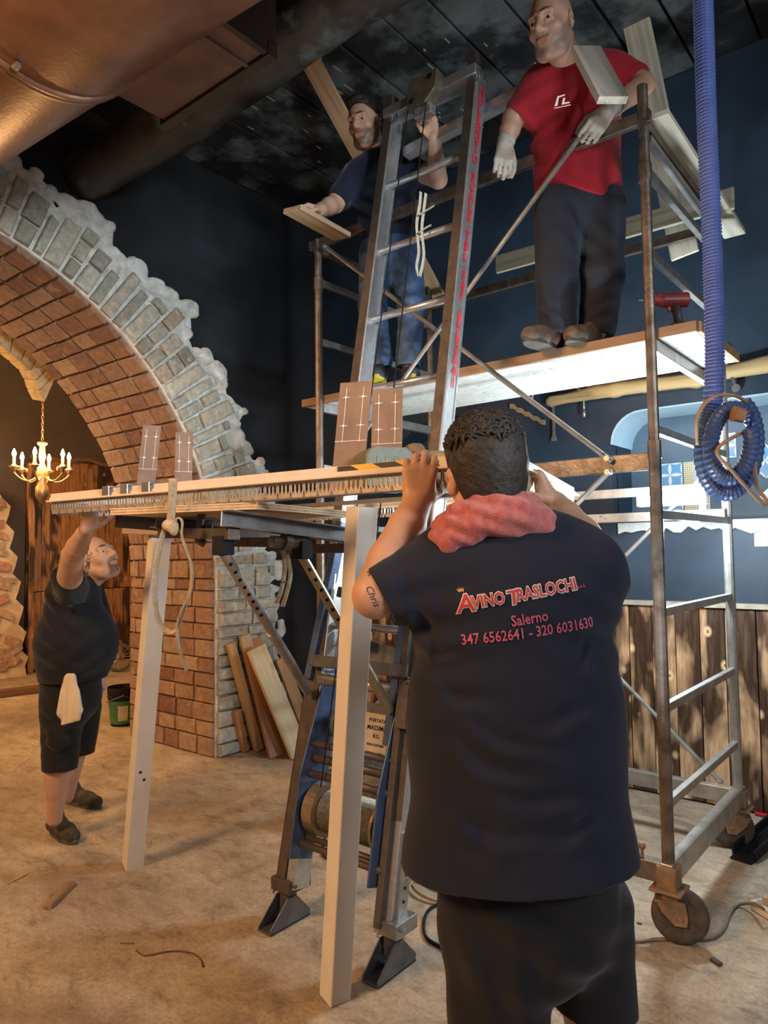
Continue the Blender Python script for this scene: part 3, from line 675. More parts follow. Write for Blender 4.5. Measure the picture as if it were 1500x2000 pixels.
# ================================================================== LADDER HOIST
m_alu = plain('scratched_aluminium', (0.62, 0.63, 0.64), 0.36, 0.85, 0.12, 40, 0.1, 0.5, 90, ((0.36, 0.35, 0.34), 22, 0.68))
m_blue = plain('blue_steel', (0.10, 0.15, 0.26), 0.4, 0.5, 0.25, 16, 0.2)
m_grey = plain('grey_steel', (0.17, 0.17, 0.18), 0.45, 0.7, 0.25, 16, 0.25)
m_brown = plain('oxidised_steel', (0.135, 0.108, 0.092), 0.5, 0.6, 0.22, 20, 0.3)
m_black = plain('black_paint', (0.012, 0.012, 0.014), 0.75, spec=0.2)
LX0, LX1 = -2.17, -1.675; LSL = (2.79-2.06)/3.62
def lp(x, z, off=0.0):      # a point on the ladder plane, off along its front normal
    n = V((0, -1, LSL)).normalized(); return V((x, 2.06+LSL*z, z)) + n*off
LD = (lp(0, 1)-lp(0, 0)).normalized(); LN = V((0, -1, LSL)).normalized()
ho = thing('ladder_hoist', 'aluminium moving ladder hoist with red lettering leaning on the scaffold', 'ladder', (-1.92, 2.06, 0))
rails = []
for x in (LX0, LX1):
    m = MB(); c0, c1 = lp(x, 0.14), lp(x, 3.70)
    m.bar(c0, c1, 0.048, 0.092, LN)
    for s_ in (-1, 1): m.bar(lp(x+s_*0.0245, 0.9, 0.036), lp(x+s_*0.0245, 3.70, 0.036), 0.006, 0.014, LN); m.bar(lp(x+s_*0.0245, 0.9, -0.036), lp(x+s_*0.0245, 3.70, -0.036), 0.006, 0.014, LN)
    rails.append(m.build('rail', m_alu, ho, bevel=0.003))
    m = MB(); m.bar(lp(x, 0.5, 0.0475), lp(x, 3.70, 0.0475), 0.046, 0.004, LN); m.build('front_strip', m_brown, ho)
for z in [1.18+0.355*k for k in range(7)]:
    MB().tube([lp(LX0+.02, z), lp(LX1-.02, z)], 0.017, 10).build('rung', m_alu, ho, smooth=True)
# head: cross angle, pulley block, cables
MB().bar(lp(LX0-.02, 3.70, .02), lp(LX1+.03, 3.70, .02), 0.10, 0.05, (0, 0, 1)).build('head_bar', m_alu, ho, bevel=0.004)
MB().channel(lp(LX0+.02, 3.56, -.10), lp(LX1+.34, 3.62, -.10), 0.06, 0.05, 0.006, (0, 0, 1)).build('cross_bar', m_alu, ho, bevel=0.002)
MB().box(lp(LX1+.34, 3.60, -.10), (0.02, 0.07, 0.075)).build('end_stop', m_galv, ho, bevel=0.004)
for x in (LX0+.0, LX1+.0):
    m = MB(); m.box(lp(x, 3.76, .03), (0.05, 0.06, 0.07)); m.build('end_bracket', m_brown, ho, bevel=0.005)
    m = MB(); c = lp(x+.035, 3.66, 0.04); m.tube([c+V((0.024*math.cos(t), -0.01, 0.024*math.sin(t))) for t in [2*math.pi*k/12 for k in range(12)]], 0.005, 6, True); m.build('eye_ring', m_grey, ho)
m = MB(); c = lp(-1.93, 3.69, .07); m.prism([(-.08, -.07), (.03, -.09), (.085, -.03), (.085, .075), (-.06, .085), (-.085, .04)], c, V((1, 0, 0)), LD, 0.06); pb = m.build('pulley_block', plain('olive_steel', (0.16, 0.14, 0.085), 0.55, 0.5, 0.3, 20), ho, bevel=0.004)
for dx, dz in ((-.045, -.05), (.05, .045)): MB().cyl(c+V((dx, 0, 0))+LD*dz+LN*.028, c+V((dx, 0, 0))+LD*dz+LN*.036, 0.013, 0.013, 10).build('bolt', m_black, pb)
m = MB(); m.box(c+V((0, 0.0, -.10)), (0.10, 0.05, 0.05)); m.build('guide_plate', m_alu, ho, bevel=0.006)
for dx in (-.075, .035): MB().tube([c+V((dx, 0, -.05))+LN*.03, lp(-1.93+dx*1.3, 0.55, .09)], 0.003, 6).build('cable', m_black, ho)
# red stencil letters, one above the other, on the right rail
m_red = plain('red_stencil', (0.62, 0.02, 0.04), 0.6, 0, 0.2, 60)
txt = 'NOLEGGIO SCALE TEL 347 6562641'; zt = 3.62
fy = -(LN)     # reads from the right: letter's right is away along the rail's depth
for ch in txt:
    if ch != ' ':
        vs, fs = text_mesh(ch, 0.062, 0.0024)
        mx = max(q.x for q in vs); mn = min(q.x for q in vs); cx = (mx+mn)/2
        o0 = lp(LX1+.0285, zt)
        mb = MB(); mb.add([o0 + fy*((q.x-cx)*0.92+0.004) + LD*(q.y-0.022+0.25*(q.x-cx)) for q in vs], fs); mb.build('letter', m_red, ho)
        zt -= 0.0505
    else: zt -= 0.038
# base: dark outer channels, adjustable feet
m = MB(); m.channel(lp(LX0-.055, 0.13, .0), lp(LX0-.03, 1.02, .0), 0.05, 0.10, 0.006, LN, -1); m.build('outer_channel', m_brown, ho)
m = MB(); m.bar(lp(LX0-.03, 0.95, .05), lp(LX0+.03, 1.62, .04), 0.035, 0.05, LN); m.build('blue_upright', m_blue, ho, bevel=0.003)
m = MB(); m.bar(lp(LX1-.065, 0.75, .05), lp(LX1-.045, 1.50, .04), 0.035, 0.05, LN); m.build('blue_upright', m_blue, ho, bevel=0.003)
m = MB(); m.bar(lp(LX1-.02, 0.14, .055), lp(LX1-.02, 1.45, .055), 0.030, 0.04, LN); m.build('outer_channel', m_brown, ho, bevel=0.003)
m = MB(); m.bar(lp(LX1+.028, 0.05, 0.0), lp(LX1+.028, 0.46, 0), 0.016, 0.052, LN); sl = m.build('adjust_bar', m_galv, ho, bevel=0.002)
for k in range(5): MB().cyl(lp(LX1+.034, 0.23+.045*k), lp(LX1+.038, 0.23+.045*k), 0.006, 0.006, 8).build('hole', m_black, sl)
for i_, x in enumerate((LX0-.04, LX1+.01)):
    c = lp(x, 0.0); f = MB()
    for s_ in (-1, 1): f.prism([(-.115, 0.0), (.10, 0.0), (.105, .025), (.03, .105), (-.02, .11), (-.115, .02)], V((x+s_*.034, c.y, 0.003)), V((0, 1, 0)), UP, 0.006)
    f.box((x, c.y-.005, 0.006), (0.074, 0.22, 0.008)); f.box((x, c.y+.015, .10), (0.05, 0.05, 0.12)); f.build('foot', m_grey, ho, bevel=0.002)
    f = MB(); f.box(lp(x, 0.155), (0.105, 0.125, 0.05)); f.cyl(lp(x-.05, .155, .04), lp(x+.07, .155, .04), 0.009, 0.009, 8); f.cyl(lp(x-.03, .11, .06), lp(x-.03, .14, .06), 0.005, 0.005, 8); f.build('foot_clamp', m_galv if i_ else m_brown, ho, bevel=0.003)
# winch between the rails
wx0, wx1 = LX0+.045, LX1-.045; wc = (wx0+wx1)/2
for x in (wx0, wx1): MB().prism([(-.10, .30), (.03, .26), (.07, .55), (.06, 1.02), (-.02, 1.02), (-.10, .62)], lp(x, 0, 0)+V((0, -.02, 0)), V((0, 1, .0)), LD, 0.008).build('winch_plate', m_blue, ho, bevel=0.002)
for z, of, r, mt in ((0.325, .07, .014, m_brown), (0.345, .04, .012, m_brown), (0.585, .06, .016, m_brown), (0.645, .045, .018, m_brown), (0.70, .06, .014, m_brown), (0.955, .045, .026, m_galv)):
    MB().tube([lp(wx0-.02, z, of), lp(wx1+.02, z, of)], r, 10).build('tie_rod', mt, ho, smooth=True)
m = MB(); dz = 0.455; n_t = 16
m.lathe([(0.04, 0.0), (0.105, 0.0), (0.105, 0.055), (0.082, 0.058)], lp(wx0+.02, dz, .0), (1, 0, 0), 28); m_dr_ = plain('brass_drum', (0.33, 0.25, 0.15), 0.38, 0.7, 0.25, 14); m.build('winch_drum', m_dr_, ho); m = MB(); m.lathe([(0.082, 0), (0.10, 0.0), (0.10, 0.012), (0.04, 0.012)], lp(wx1-.04, dz, .0), (1, 0, 0), 28)
m.build('drum_flange', m_dr_, ho)
m = MB(); m.lathe([(0.08+0.006*abs(math.sin(math.pi*k/2)), 0.08+(wx1-wx0-.125)*k/48) for k in range(49)], lp(wx0, dz, 0), (1, 0, 0), 24); m.build('wound_cable', plain('steel_rope', (0.20, 0.17, 0.12), 0.5, 0.6, 0.3, 60), ho)
m = MB(); m.cyl(lp(wx0+.06, .79, -.03), lp(wx0+.26, .79, -.03), 0.075, 0.075, 20); m.cyl(lp(wx0+.03, .79, -.03), lp(wx0+.06, .79, -.03), 0.05, 0.06, 20); mo = m.build('winch_motor', m_blue, ho, bevel=0.004)
for k in range(8): MB().lathe([(0.075, 0), (0.082, 0.002), (0.082, 0.006), (0.075, 0.008)], lp(wx0+.08+.02*k, .79, -.03), (1, 0, 0), 20).build('fin', m_blue, mo)
m = MB(); m.box(lp(wc+.10, .79, .05), (0.19, 0.012, 0.21), (V((1, 0, 0)), -LN, LD)); m.build('winch_cover', m_grey, ho, bevel=0.002)
lbp = MB().box(lp(wc+.125, .775, .062), (0.125, 0.004, 0.165), (V((1, 0, 0)), -LN, LD)).build('label_plate', plain('paper_label', (0.50, 0.42, 0.31), 0.6, 0, 0.15, 20), ho)
for k, (s, sz) in enumerate((('PORTATA', .019), ('MASSIMA', .024), ('KG', .022), ('NON SOSTARE', .0125), ('SOTTO IL CARICO', .0105))):
    vs, fs = text_mesh(s, sz, 0.0003, 'CENTER'); o0 = lp(wc+.125, .825-.029*k, .0655)
    MB().add([o0+V((q.x, 0, 0))+LD*q.y for q in vs], fs).build('print', m_black, lbp)
m = MB(); m.channel(lp(wx0-.05, 1.025, .06), lp(wx1+.06, 1.025, .06), 0.05, 0.07, 0.006, LN); m.build('cross_plate', m_grey, ho)
m = MB(); m.bar(lp(wx0-.01, 1.13, -.02), lp(wx1+.0, 1.05, -.02), 0.012, 0.075, LD); m.build('cross_plate', m_galv, ho)
m = MB(); m.bar(lp(wx0-.0, 1.32, .02), lp(wx1+.01, 1.29, .02), 0.03, 0.045, LD); m.build('cross_plate', m_grey, ho, bevel=0.003)
m = MB()
for k in range(9): m.lathe([(0.017, 0), (0.024, .003), (.024, .007), (.017, .01)], lp(wx0+.12+.011*k, 1.12, .05), (1, 0, 0), 12)
m.build('spring_buffer', m_black, ho)
m = MB(); m.box(lp(LX1+.01, 0.90, .075), (0.05, 0.05, 0.16), (V((1, 0, 0)), -LN, LD)); m.tube(spline([lp(LX1-.02, .95, .09), lp(LX1+.03, .99, .09), lp(LX1+.05, .93, .09), lp(LX1+.04, .86, .09)], 5), 0.012, 8); m.build('latch', m_brown, ho, bevel=0.004)
m = MB(); m.box(lp(LX1+.08, 0.90, .07), (0.085, 0.055, 0.05)); m.cyl(lp(LX1+.08, .90, .10), lp(LX1+.08, .90, .115), 0.012, 0.012, 10); m.build('chrome_clamp', plain('chrome', (0.7, 0.68, 0.64), 0.18, 1.0, 0.1), ho, bevel=0.008)
# hinged loading frame in front of the ladder
m_chan = plain('channel_steel', (0.24, 0.235, 0.24), 0.42, 0.65, 0.22, 12, 0.25, 0.5, 60, ((0.12, 0.10, 0.09), 18, 0.62))
fa, fb = P(440, 1012, 2.16), P(690, 1047, 2.58)
MB().channel(fa, fb, 0.05, 0.052, 0.005, UP, -1).build('load_frame_beam', m_chan, ho, bevel=0.002)
ga, gb = P(300, 1014, 2.58), P(560, 1052, 2.95)
MB().channel(ga, gb, 0.05, 0.06, 0.005, UP).build('load_frame_beam', m_chan, ho)
for f in (0.06, 0.55, 0.97): MB().bar(fa.lerp(fb, f)+V((0, 0, -.045)), ga.lerp(gb, f)+V((0, 0, -.045)), 0.04, 0.035).build('load_frame_cross', m_brown, ho, bevel=0.002)
hp = P(560, 1062, 2.35)
m = MB(); m.cyl(P(530, 1058, 2.32), P(600, 1062, 2.42), 0.020, 0.020, 12); m.cyl(P(552, 1058, 2.34), P(566, 1060, 2.36), 0.027, 0.027, 12); m.build('hinge_pipe', m_brown, ho, smooth=False)
for a, b in ((P(436, 1078, 2.22), lp(LX0-.0, 0.90, .09)), (P(590, 1086, 2.40), lp(LX1-.05, 0.88, .09))):
    m = MB(); m.tube([a, b], 0.0165, 12); mid = a.lerp(b, 0.5); m.tube([mid, b], 0.0195, 12); st = m.build('strut', m_galv if b.x < -2 else plain('khaki_steel', (0.34, 0.27, 0.17), 0.45, 0.6, 0.2, 18), ho, smooth=False)
    d = (b-a).normalized(); tc = (EYE-a); tc = (tc-d*tc.dot(d)).normalized()
    for k in range(8): q = a+d*(0.05+.045*k)*1.0; MB().cyl(q+tc*.013, q+tc*.0185, 0.0065, 0.0065, 8).build('hole', m_black, st)
    MB().box(a+V((0, 0, .02)), (0.05, 0.05, 0.06)).build('strut_socket', m_black, ho, bevel=0.003)
# ================================================================== PLYWOOD DECK, PROPS, RECTANGULAR METAL FRAME
ZP = 1.6525
ply = [V(on_z(215, 993, ZP)), V(on_z(503, 980, ZP)), V(on_z(700, 1000, ZP))]; ply.append(ply[0]+ply[2]-ply[1])
m_ply = plain('plywood_face', (0.56, 0.42, 0.26), 0.6, 0, 0.15, 9, 0.2)
m_plye = plain('plywood_layers', (0.44, 0.27, 0.13), 0.7, 0, 0.4, 40, 0.3)
pw = thing('plywood_board', 'plywood board with layered edge resting on the hoist frame below the metal frame', 'board', (ply[0]+ply[2])/2)
m = MB(); c = (ply[0]+ply[2])/2
for k in range(5):
    z0 = ZP-0.022+0.0044*k; g = 0.996 if k % 2 else 1.0
    m2 = MB(); q = [c+(w-c)*g for w in ply]; m2.add([V((w.x, w.y, z0)) for w in q]+[V((w.x, w.y, z0+.0042)) for w in q], [(3, 2, 1, 0), (4, 5, 6, 7), (0, 1, 5, 4), (1, 2, 6, 5), (2, 3, 7, 6), (3, 0, 4, 7)])
    m2.build('layer', m_plye if k % 2 else m_ply, pw)
m_tarp = plain('black_beam', (0.030, 0.024, 0.020), 0.6)
a, b = P(238, 1018, 2.78), P(405, 1030, 2.58)
tag(MB().bar(a, b, 0.07, 0.05).build('black_timber', m_tarp, None, bevel=0.004), 'short black timber under the plywood at the left prop', 'timber')
a, b = P(245, 1040, 2.80), P(440, 1046, 2.62); a = P(246, 1037, 3.3); b = P(452, 1043, 3.0)
tag(MB().bar(a, b, 0.05, 0.028).build('timber_batten', m_pine('batten_wood', b-a, (0.34, 0.22, 0.13)), None, bevel=0.003), 'thin brown batten lying across the top of the left white prop', 'timber')
m_white = plain('whitewashed_wood', (0.70, 0.64, 0.57), 0.6, 0, 0.07, 6, 0.15, 0.3, 40, ((0.35, 0.27, 0.2), 7, 0.73))
def prop(top, bot, w, label, hint=(0.3, 1, 0)):
    d = (bot-top).normalized(); o = MB().bar(top, bot, w, w, hint).build('wooden_prop', m_white, None, bevel=0.004); return tag(o, label, 'post', 'white wooden props')
top, bot = P(707, 990, 2.36), on_z(654, 1948, 0.003); prop(top, bot, 0.078, 'white wooden prop nearest the camera, standing under the right corner of the plywood')
top, bot = P(312, 1048, 3.26), on_z(259, 1690, 0.003); pr = prop(top, bot, 0.082, 'white wooden prop at left with two dark nail holes, under the timber batten')
_d = (bot-top).normalized(); _x, _y, _z = frame(_d, (0.3, 1, 0))
for _px, _py in ((272, 1492), (279, 1508)):
    _q = top+_d*((_py-1048)/642*(bot-top).length); _n = max((_x, -_x, _y, -_y), key=lambda w: w.dot(HR*.8-HF*.6)); MB().cyl(_q+_n*.0405-_n.cross(_d)*(.012 if _py < 1500 else -.008), _q+_n*.0418-_n.cross(_d)*(.012 if _py < 1500 else -.008), .007, .007, 7).build('nail_hole', m_black, pr)
# frame of painted section with toothed metal strips
m_cream = plain('cream_paint', (0.66, 0.55, 0.42), 0.45, 0, 0.06, 12, 0.05, 0.4)
m_tooth = plain('zinc_strip', (0.52, 0.42, 0.30), 0.4, 0.6, 0.2, 30, 0.1)
tf = thing('metal_frame', 'cream painted rectangular metal frame with toothed strips, held up by two men', 'frame', (-1.75, 1.85, 1.64))
ZF = 1.700
cs = [V((-2.71, 1.337, 0)), V((-0.85, 1.508, 0)), V((-1.18, 2.60, 0)), V((-2.71, 2.56, 0))]
def front(px):      # a place along the front beam
    h = depth_dir(px, 940); a, d = cs[0], cs[1]-cs[0]; return a + d*(-(a.x*h.y-a.y*h.x)/(d.x*h.y-d.y*h.x))
def beam(a, b, out, nm='beam'):
    m = MB(); d = (b-a).normalized()
    m.bar(a+UP*(ZF+.020)+out*.0, b+UP*(ZF+.020), 0.034, 0.028); m.bar(a+UP*(ZF+.004)+out*.008, b+UP*(ZF+.004)+out*.008, 0.055, 0.007)
    m.bar(a+UP*(ZF+.012)+out*.020, b+UP*(ZF+.012)+out*.020, 0.005, 0.012)
    m.build(nm, m_cream, tf, bevel=0.002)
outs = [((cs[(k+1) % 4]-cs[k]).normalized()).cross(UP) for k in range(4)]
for k in range(4): beam(cs[k], cs[(k+1) % 4], outs[k])
# tooth plate: a strip with three pointed slots and slanted ends
tw, th = 0.050, 0.044
holes = []
for k in range(3):
    x = -tw*0.30+tw*0.30*k; holes.append([(x-.0052, -.006), (x+.0052, -.006), (x+.0052, -.023), (x, -.036), (x-.0052, -.023)])
outl = [(-tw/2+.001, 0), (-tw/2+.001, -th*.55), (-tw/2+.006, -th), (tw/2-.006, -th), (tw/2-.001, -th*.55), (tw/2-.001, 0)]
mb = MB(); mb.prism(outl, (0, 0, 0), (1, 0, 0), (0, 0, 1), 0.003, holes)
tp = bpy.data.meshes.new('tooth_plate'); tp.from_pydata([tuple(q) for q in mb.v], [], mb.f); tp.update(); tp.materials.append(m_tooth)
for k in range(4):
    a, b = cs[k], cs[(k+1) % 4]; L = (b-a).length; d = (b-a).normalized(); n = int(L/tw)
    for i in range(n):
        q = a + d*(tw*(i+.5)+(L-n*tw)/2) + outs[k]*.016 + UP*ZF
        place(tp, 'tooth_plate', tf, mat4(q, d, -outs[k], UP))
# clamps over the front beam, hazard tape at the right corner
for px in (222, 258, 300):
    q = front(px); m = MB(); m.box((q.x, q.y, ZF+.038), (0.045, 0.062, 0.007)); m.box((q.x, q.y-.030, ZF+.020), (0.045, 0.006, 0.042)); m.box((q.x, q.y+.030, ZF+.020), (0.045, 0.006, 0.042)); m.build('clip', m_galv, tf, bevel=0.002)
hz = NT('hazard_tape'); v = hz.pos(kind='Object'); wv = hz.new('TexWave'); wv.bands_direction = 'DIAGONAL'; hz.l(hz.pos((1, 0.0, 2.0)), wv.inputs[0]); wv.inputs['Scale'].default_value = 4.4
hz.col(hz.ramp(wv.outputs['Fac'], [(0.49, (0.02, 0.018, 0.015)), (0.51, (0.75, 0.43, 0.04))])); m_haz = hz.done(0.45)
a, b = front(668), front(800)
MB().bar(a+outs[0]*.0185+UP*(ZF+.0225), b+outs[0]*.0185+UP*(ZF+.0225), 0.003, 0.020).build('hazard_tape', m_haz, tf)
MB().bar(cs[1].lerp(cs[2], .08)+outs[1]*.0185+UP*(ZF+.0225), cs[1].lerp(cs[2], .36)+outs[1]*.0185+UP*(ZF+.0225), 0.003, 0.020).build('hazard_tape', m_haz, tf)
# cross members and upright drilled plates
for y in (1.78, 2.14): MB().bar((-2.71, y, ZF-.006), (-.93-(y-1.78)*.3, y, ZF-.006), 0.05, 0.014).build('cross_member', m_chan, tf)
m_plate = plain('brown_steel_plate', (0.22, 0.125, 0.075), 0.6, 0.0, 0.25, 8, 0.15)
m_chalk = plain('chalk_line', (0.72, 0.68, 0.62), 0.9, 0, 0.2, 50)
def upright(c, ex, w, h, lean):
    ez = (UP + lean).normalized(); nrm = ex.cross(ez).normalized(); m = MB(); m.box(c+ez*h/2, (w, 0.008, h), (ex, -nrm, ez)); pt = m.build('mounting_plate', m_plate, tf, bevel=0.001)
    ck = MB(); dots = []
    for sx in (-.27, .27):
        ck.box(c+ez*h*.70+ex*w*sx+nrm*.0048, (0.0018, .0006, h*.50), (ex, -nrm, ez))
        for fz in (.60, .86):
            ck.box(c+ez*h*fz+ex*w*sx+nrm*.005, (w*.26, .0006, .0018), (ex, -nrm, ez)); ck.cyl(c+ez*h*fz+ex*w*sx+nrm*.0045, c+ez*h*fz+ex*w*sx+nrm*.0065, .0045, .0045, 8)
    ck.box(c+ez*h*.46+nrm*.0048, (w, .0006, .0018), (ex, -nrm, ez)); ck.build('chalk_marks', m_chalk, pt)
ex_f = V((0.90, 0.43, 0))
for px, w, h, d_, l in ((676, .112, .378, 2.44, .10), (753, .106, .347, 2.42, .03)):
    q = P(px, 900, d_); q.z = ZF+.002; upright(q, ex_f.normalized(), w, h, HR*l)
for px, w, h, d_, l in ((281, .075, .35, 3.06, .10), (357, .071, .305, 3.0, .02)):
    q = P(px, 940, d_); q.z = ZF+.002; upright(q, (HR*.9+HF*.4).normalized(), w, h, HR*l)
# ================================================================== LIGHTS OF THE ROOM: chandelier and work light
m_wax = plain('wax_sleeve', (0.75, 0.62, 0.38), 0.5, 0, 0.06)
m_brz = plain('aged_bronze', (0.36, 0.24, 0.12), 0.38, 0.7, 0.2, 30, 0.1)
m_flame = emit('bulb_glow', (1, 0.62, 0.25), 26)
ch = thing('chandelier', 'small bronze chandelier with glowing candle bulbs hanging in the far room', 'chandelier', (-6.5, 3.09, 2.3))
cc = P(82, 925, 6.55); cz = cc.z
m = MB(); m.lathe([(0.012, .30), (.045, .285), (.045, .27), (.022, .25), (.030, .15), (.018, .10), (.045, .04), (.05, -.02), (.03, -.07), (.055, -.13), (.055, -.20), (.03, -.24), (.006, -.27)], (cc.x, cc.y, cz), UP, 16); m.build('stem', m_brz, ch, smooth=True)
m = MB()
z = cz+.30; k = 0
lk = MB()
while z < 3.9:
    ax = V((1, 0, 0)) if k % 2 else V((0, 1, 0)); lk.tube([V((cc.x, cc.y, z+.018))+ax*.009*math.cos(t)+UP*.021*math.sin(t) for t in [2*math.pi*j/8 for j in range(8)]], 0.0035, 5, True); z += .034; k += 1
lk.cyl((cc.x, cc.y, z-.02), (cc.x, cc.y, 5.22), 0.004, 0.004, 6); tag(lk.build('chain', m_brz, ch), kind='stuff')
for k in range(6):
    a = 2*math.pi*k/6+0.35; d = V((math.cos(a), math.sin(a), 0)); R_ = 0.235
    path = spline([cc+UP*(-.02)+d*.03, cc+UP*(-.07)+d*.10, cc+UP*(-.06)+d*.17, cc+UP*.0+d*.235, cc+UP*.05+d*.215, cc+UP*.045+d*.175, cc+UP*.02+d*.18], 5)
    MB().tube(path, 0.008, 6).build('arm', m_brz, ch, smooth=True)
    e = cc+d*R_+UP*.03; MB().lathe([(.008, -.03), (.02, 0.0), (.042, .016), (.042, .022), (.02, .026), (.02, .04)], e, UP, 12).build('drip_pan', m_brz, ch, smooth=True)
    MB().cyl(e+UP*.036, e+UP*.105, .0125, .0125, 10).build('candle_sleeve', m_wax, ch)
    b = MB(); b.lathe([(.007, .105), (.016, .12), (.019, .137), (.013, .158), (.004, .182)], e, UP, 10); b.build('bulb', m_flame, ch, smooth=True)
    lamp('candle_bulb', 'POINT', e+UP*.145, 30, (1, 0.56, 0.22), 0.03)
# LED bar lying on the rear ledger
wl = thing('work_light', 'glaring white LED bar light clipped to the scaffold rear ledger by the window', 'lamp', (-1.15, 3.88, 1.71))
lc = V((-1.17, 3.80, 1.745)); lx = V((1, 0.0, 0))
lcm = emit('led_glow', (0.80, 0.93, 1.0), 40)
MB().box(lc+V((0, .016, -.004)), (0.35, 0.014, 0.056)).build('housing', plain('lamp_grey', (0.25, 0.26, 0.28), 0.4), wl, bevel=0.003)
for k in (-.165, .165): MB().box(lc+V((k, 0, 0)), (0.02, 0.045, 0.062)).build('end_cap', m_galv, wl, bevel=0.003)
MB().box(lc+V((0, -.004, 0)), (0.31, 0.026, 0.05)).build('tube', lcm, wl, bevel=0.008)
MB().box(lc+V((.15, .03, -.04)), (0.03, 0.05, 0.05)).build('clip', m_galv, wl)
lamp('work_light_flood', 'POINT', lc+V((0, -.05, .075)), 36, (0.78, 0.92, 1.0), 0.05)
lamp('work_light_spill', 'POINT', lc+V((.12, -.13, -.13)), 34, (0.78, 0.92, 1.0), 0.05)
# ================================================================== BLUE HOSE
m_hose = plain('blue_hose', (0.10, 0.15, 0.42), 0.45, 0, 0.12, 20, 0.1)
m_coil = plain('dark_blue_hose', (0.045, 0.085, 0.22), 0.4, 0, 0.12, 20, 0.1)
hs = thing('corrugated_hose', 'blue corrugated hose hanging from the ceiling and tied in a coil at right', 'hose', P(1400, 850, 2.5))
HD = 2.48
def ribbed(pts, r, amp, pitch, mat, nm):
    out = [pts[0]]; tot = 0
    for a, b in zip(pts, pts[1:]):
        L = (b-a).length; n = max(1, int(L/(pitch/2)))
        for j in range(1, n+1): out.append(a.lerp(b, j/n))
    rr = [r+(amp if i % 2 else -amp) for i in range(len(out))]
    MB().tube(out, rr, 14).build(nm, mat, hs, smooth=False)
topq = P(1372, -60, HD); topq.z = ZC+.06
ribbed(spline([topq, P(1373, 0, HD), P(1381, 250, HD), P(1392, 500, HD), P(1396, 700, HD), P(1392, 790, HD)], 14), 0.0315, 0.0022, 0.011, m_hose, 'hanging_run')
def loop(px, py, rx, ry, d, dd, tilt, a0, a1, n=26):
    out = []
    for i in range(n+1):
        a = math.radians(a0+(a1-a0)*i/n); u, v = rx*math.sin(a), -ry*math.cos(a); c, s_ = math.cos(tilt), math.sin(tilt)
        out.append(P(px+u*c-v*s_, py+u*s_+v*c, d+dd*i/n))
    return out
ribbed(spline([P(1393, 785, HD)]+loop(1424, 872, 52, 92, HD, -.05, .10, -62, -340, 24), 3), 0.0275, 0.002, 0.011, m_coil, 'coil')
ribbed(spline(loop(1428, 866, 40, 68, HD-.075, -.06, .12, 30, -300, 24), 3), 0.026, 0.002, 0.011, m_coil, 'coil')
m_cuff = plain('brown_cuff', (0.30, 0.15, 0.08), 0.5)
MB().cyl(P(1432, 808, HD-.14), P(1452, 812, HD-.14), .026, .024, 12).build('cuff', m_cuff, hs)
ct = MB(); ct.tube(spline([P(1362, 868, HD-.06), P(1362, 815, HD-.09), P(1385, 780, HD-.10), P(1420, 771, HD-.10), P(1450, 780, HD-.08), P(1470, 800, HD-.04), P(1474, 840, HD-.0), P(1440, 850, HD-.14), P(1400, 880, HD-.15), P(1430, 920, HD-.15), P(1465, 960, HD-.13), P(1490, 985, HD-.12), P(1496, 975, HD-.12), P(1478, 950, HD-.10), P(1475, 900, HD-.06)], 6), .0062, 8)
tag(ct.build('hose_tie', plain('tan_cable', (0.36, 0.22, 0.13), 0.5), None, smooth=True), 'brown cable looped around the coil of blue hose to tie it', 'cable')
# ================================================================== WALL SHELF WITH TOOLS
m_edge = wood('live_edge', (0.46, 0.32, 0.15), (1, 0, 0), 0.35)
S = Body(0.018); S.chain([(-2.15, YW-.04, 2.505), (-1.7, YW-.045, 2.515), (-1.2, YW-.04, 2.50), (-0.7, YW-.045, 2.53), (-0.1, YW-.04, 2.54), (0.5, YW-.04, 2.55)], [.042, .05, .045, .055, .05, .055], 0.03, (V((0, 1, 0)), 0.6))
nf2 = noise3(31, 22); S.warp(lambda X, Y, Z: 0.006*nf2(X, Y, Z)); tag(S.build('wall_rail', m_edge, None), 'live-edge golden wood rail along the navy wall with old tools hung below', 'rail')
mb = MB(); pts_ = [(-2.48+.03*k, 2.50-.018*k+.012*(k % 2)) for k in range(10)]
mb.prism([(q[0], q[1]) for q in pts_]+[(q[0], q[1]+.035) for q in pts_[::-1]], (0, YW-.012, 0), (1, 0, 0), (0, 0, 1), 0.012)
tag(mb.build('saw_blade', plain('tan_iron', (0.42, 0.29, 0.16), 0.5, 0.3), None), 'crooked toothed tan strip on the navy wall left of the golden rail', 'saw')
def ring(px, py, r, nm, label):
    q = on_y(px, py, YW-.05); m = MB(); m.tube([q+V((r*math.cos(t), 0, r*math.sin(t))) for t in [math.pi+math.pi*k/10 for k in range(11)]], .007, 6); m.tube([q+V((0, 0, -r)), q+V((0, 0, -r-.16))], .006, 6); m.tube([q+V((0, 0, -r-.13)), q+V((0, 0, -r-.18))], .011, 8)
    tag(m.build(nm, m_galv, None, smooth=True), label, 'hook', 'old tools hung on the navy wall')
ring(1139, 745, .058, 'iron_hook', 'half-ring iron hook with a straight shank hanging from the golden rail')
q = on_y(1080, 772, YW-.02); m = MB(); m.box(q+V((0, 0, -.15)), (.022, .006, .30)); m.box(q+V((0, 0, -.30)), (.040, .007, .03)); tag(m.build('flat_scraper', m_galv, None, bevel=.002), 'long flat steel strap hanging on navy wall beside the hook', 'tool', 'old tools hung on the navy wall')
q = on_y(1036, 765, YW-.045); m = MB(); m.tube(spline([q+V((-.03, 0, .05)), q+V((.02, 0, .0)), q+V((.01, 0, -.06)), q+V((.05, 0, -.10))], 5), .011, 6); tag(m.build('sickle', m_galv, None, smooth=True), 'curved old sickle hanging from the left end of the golden rail', 'tool', 'old tools hung on the navy wall')
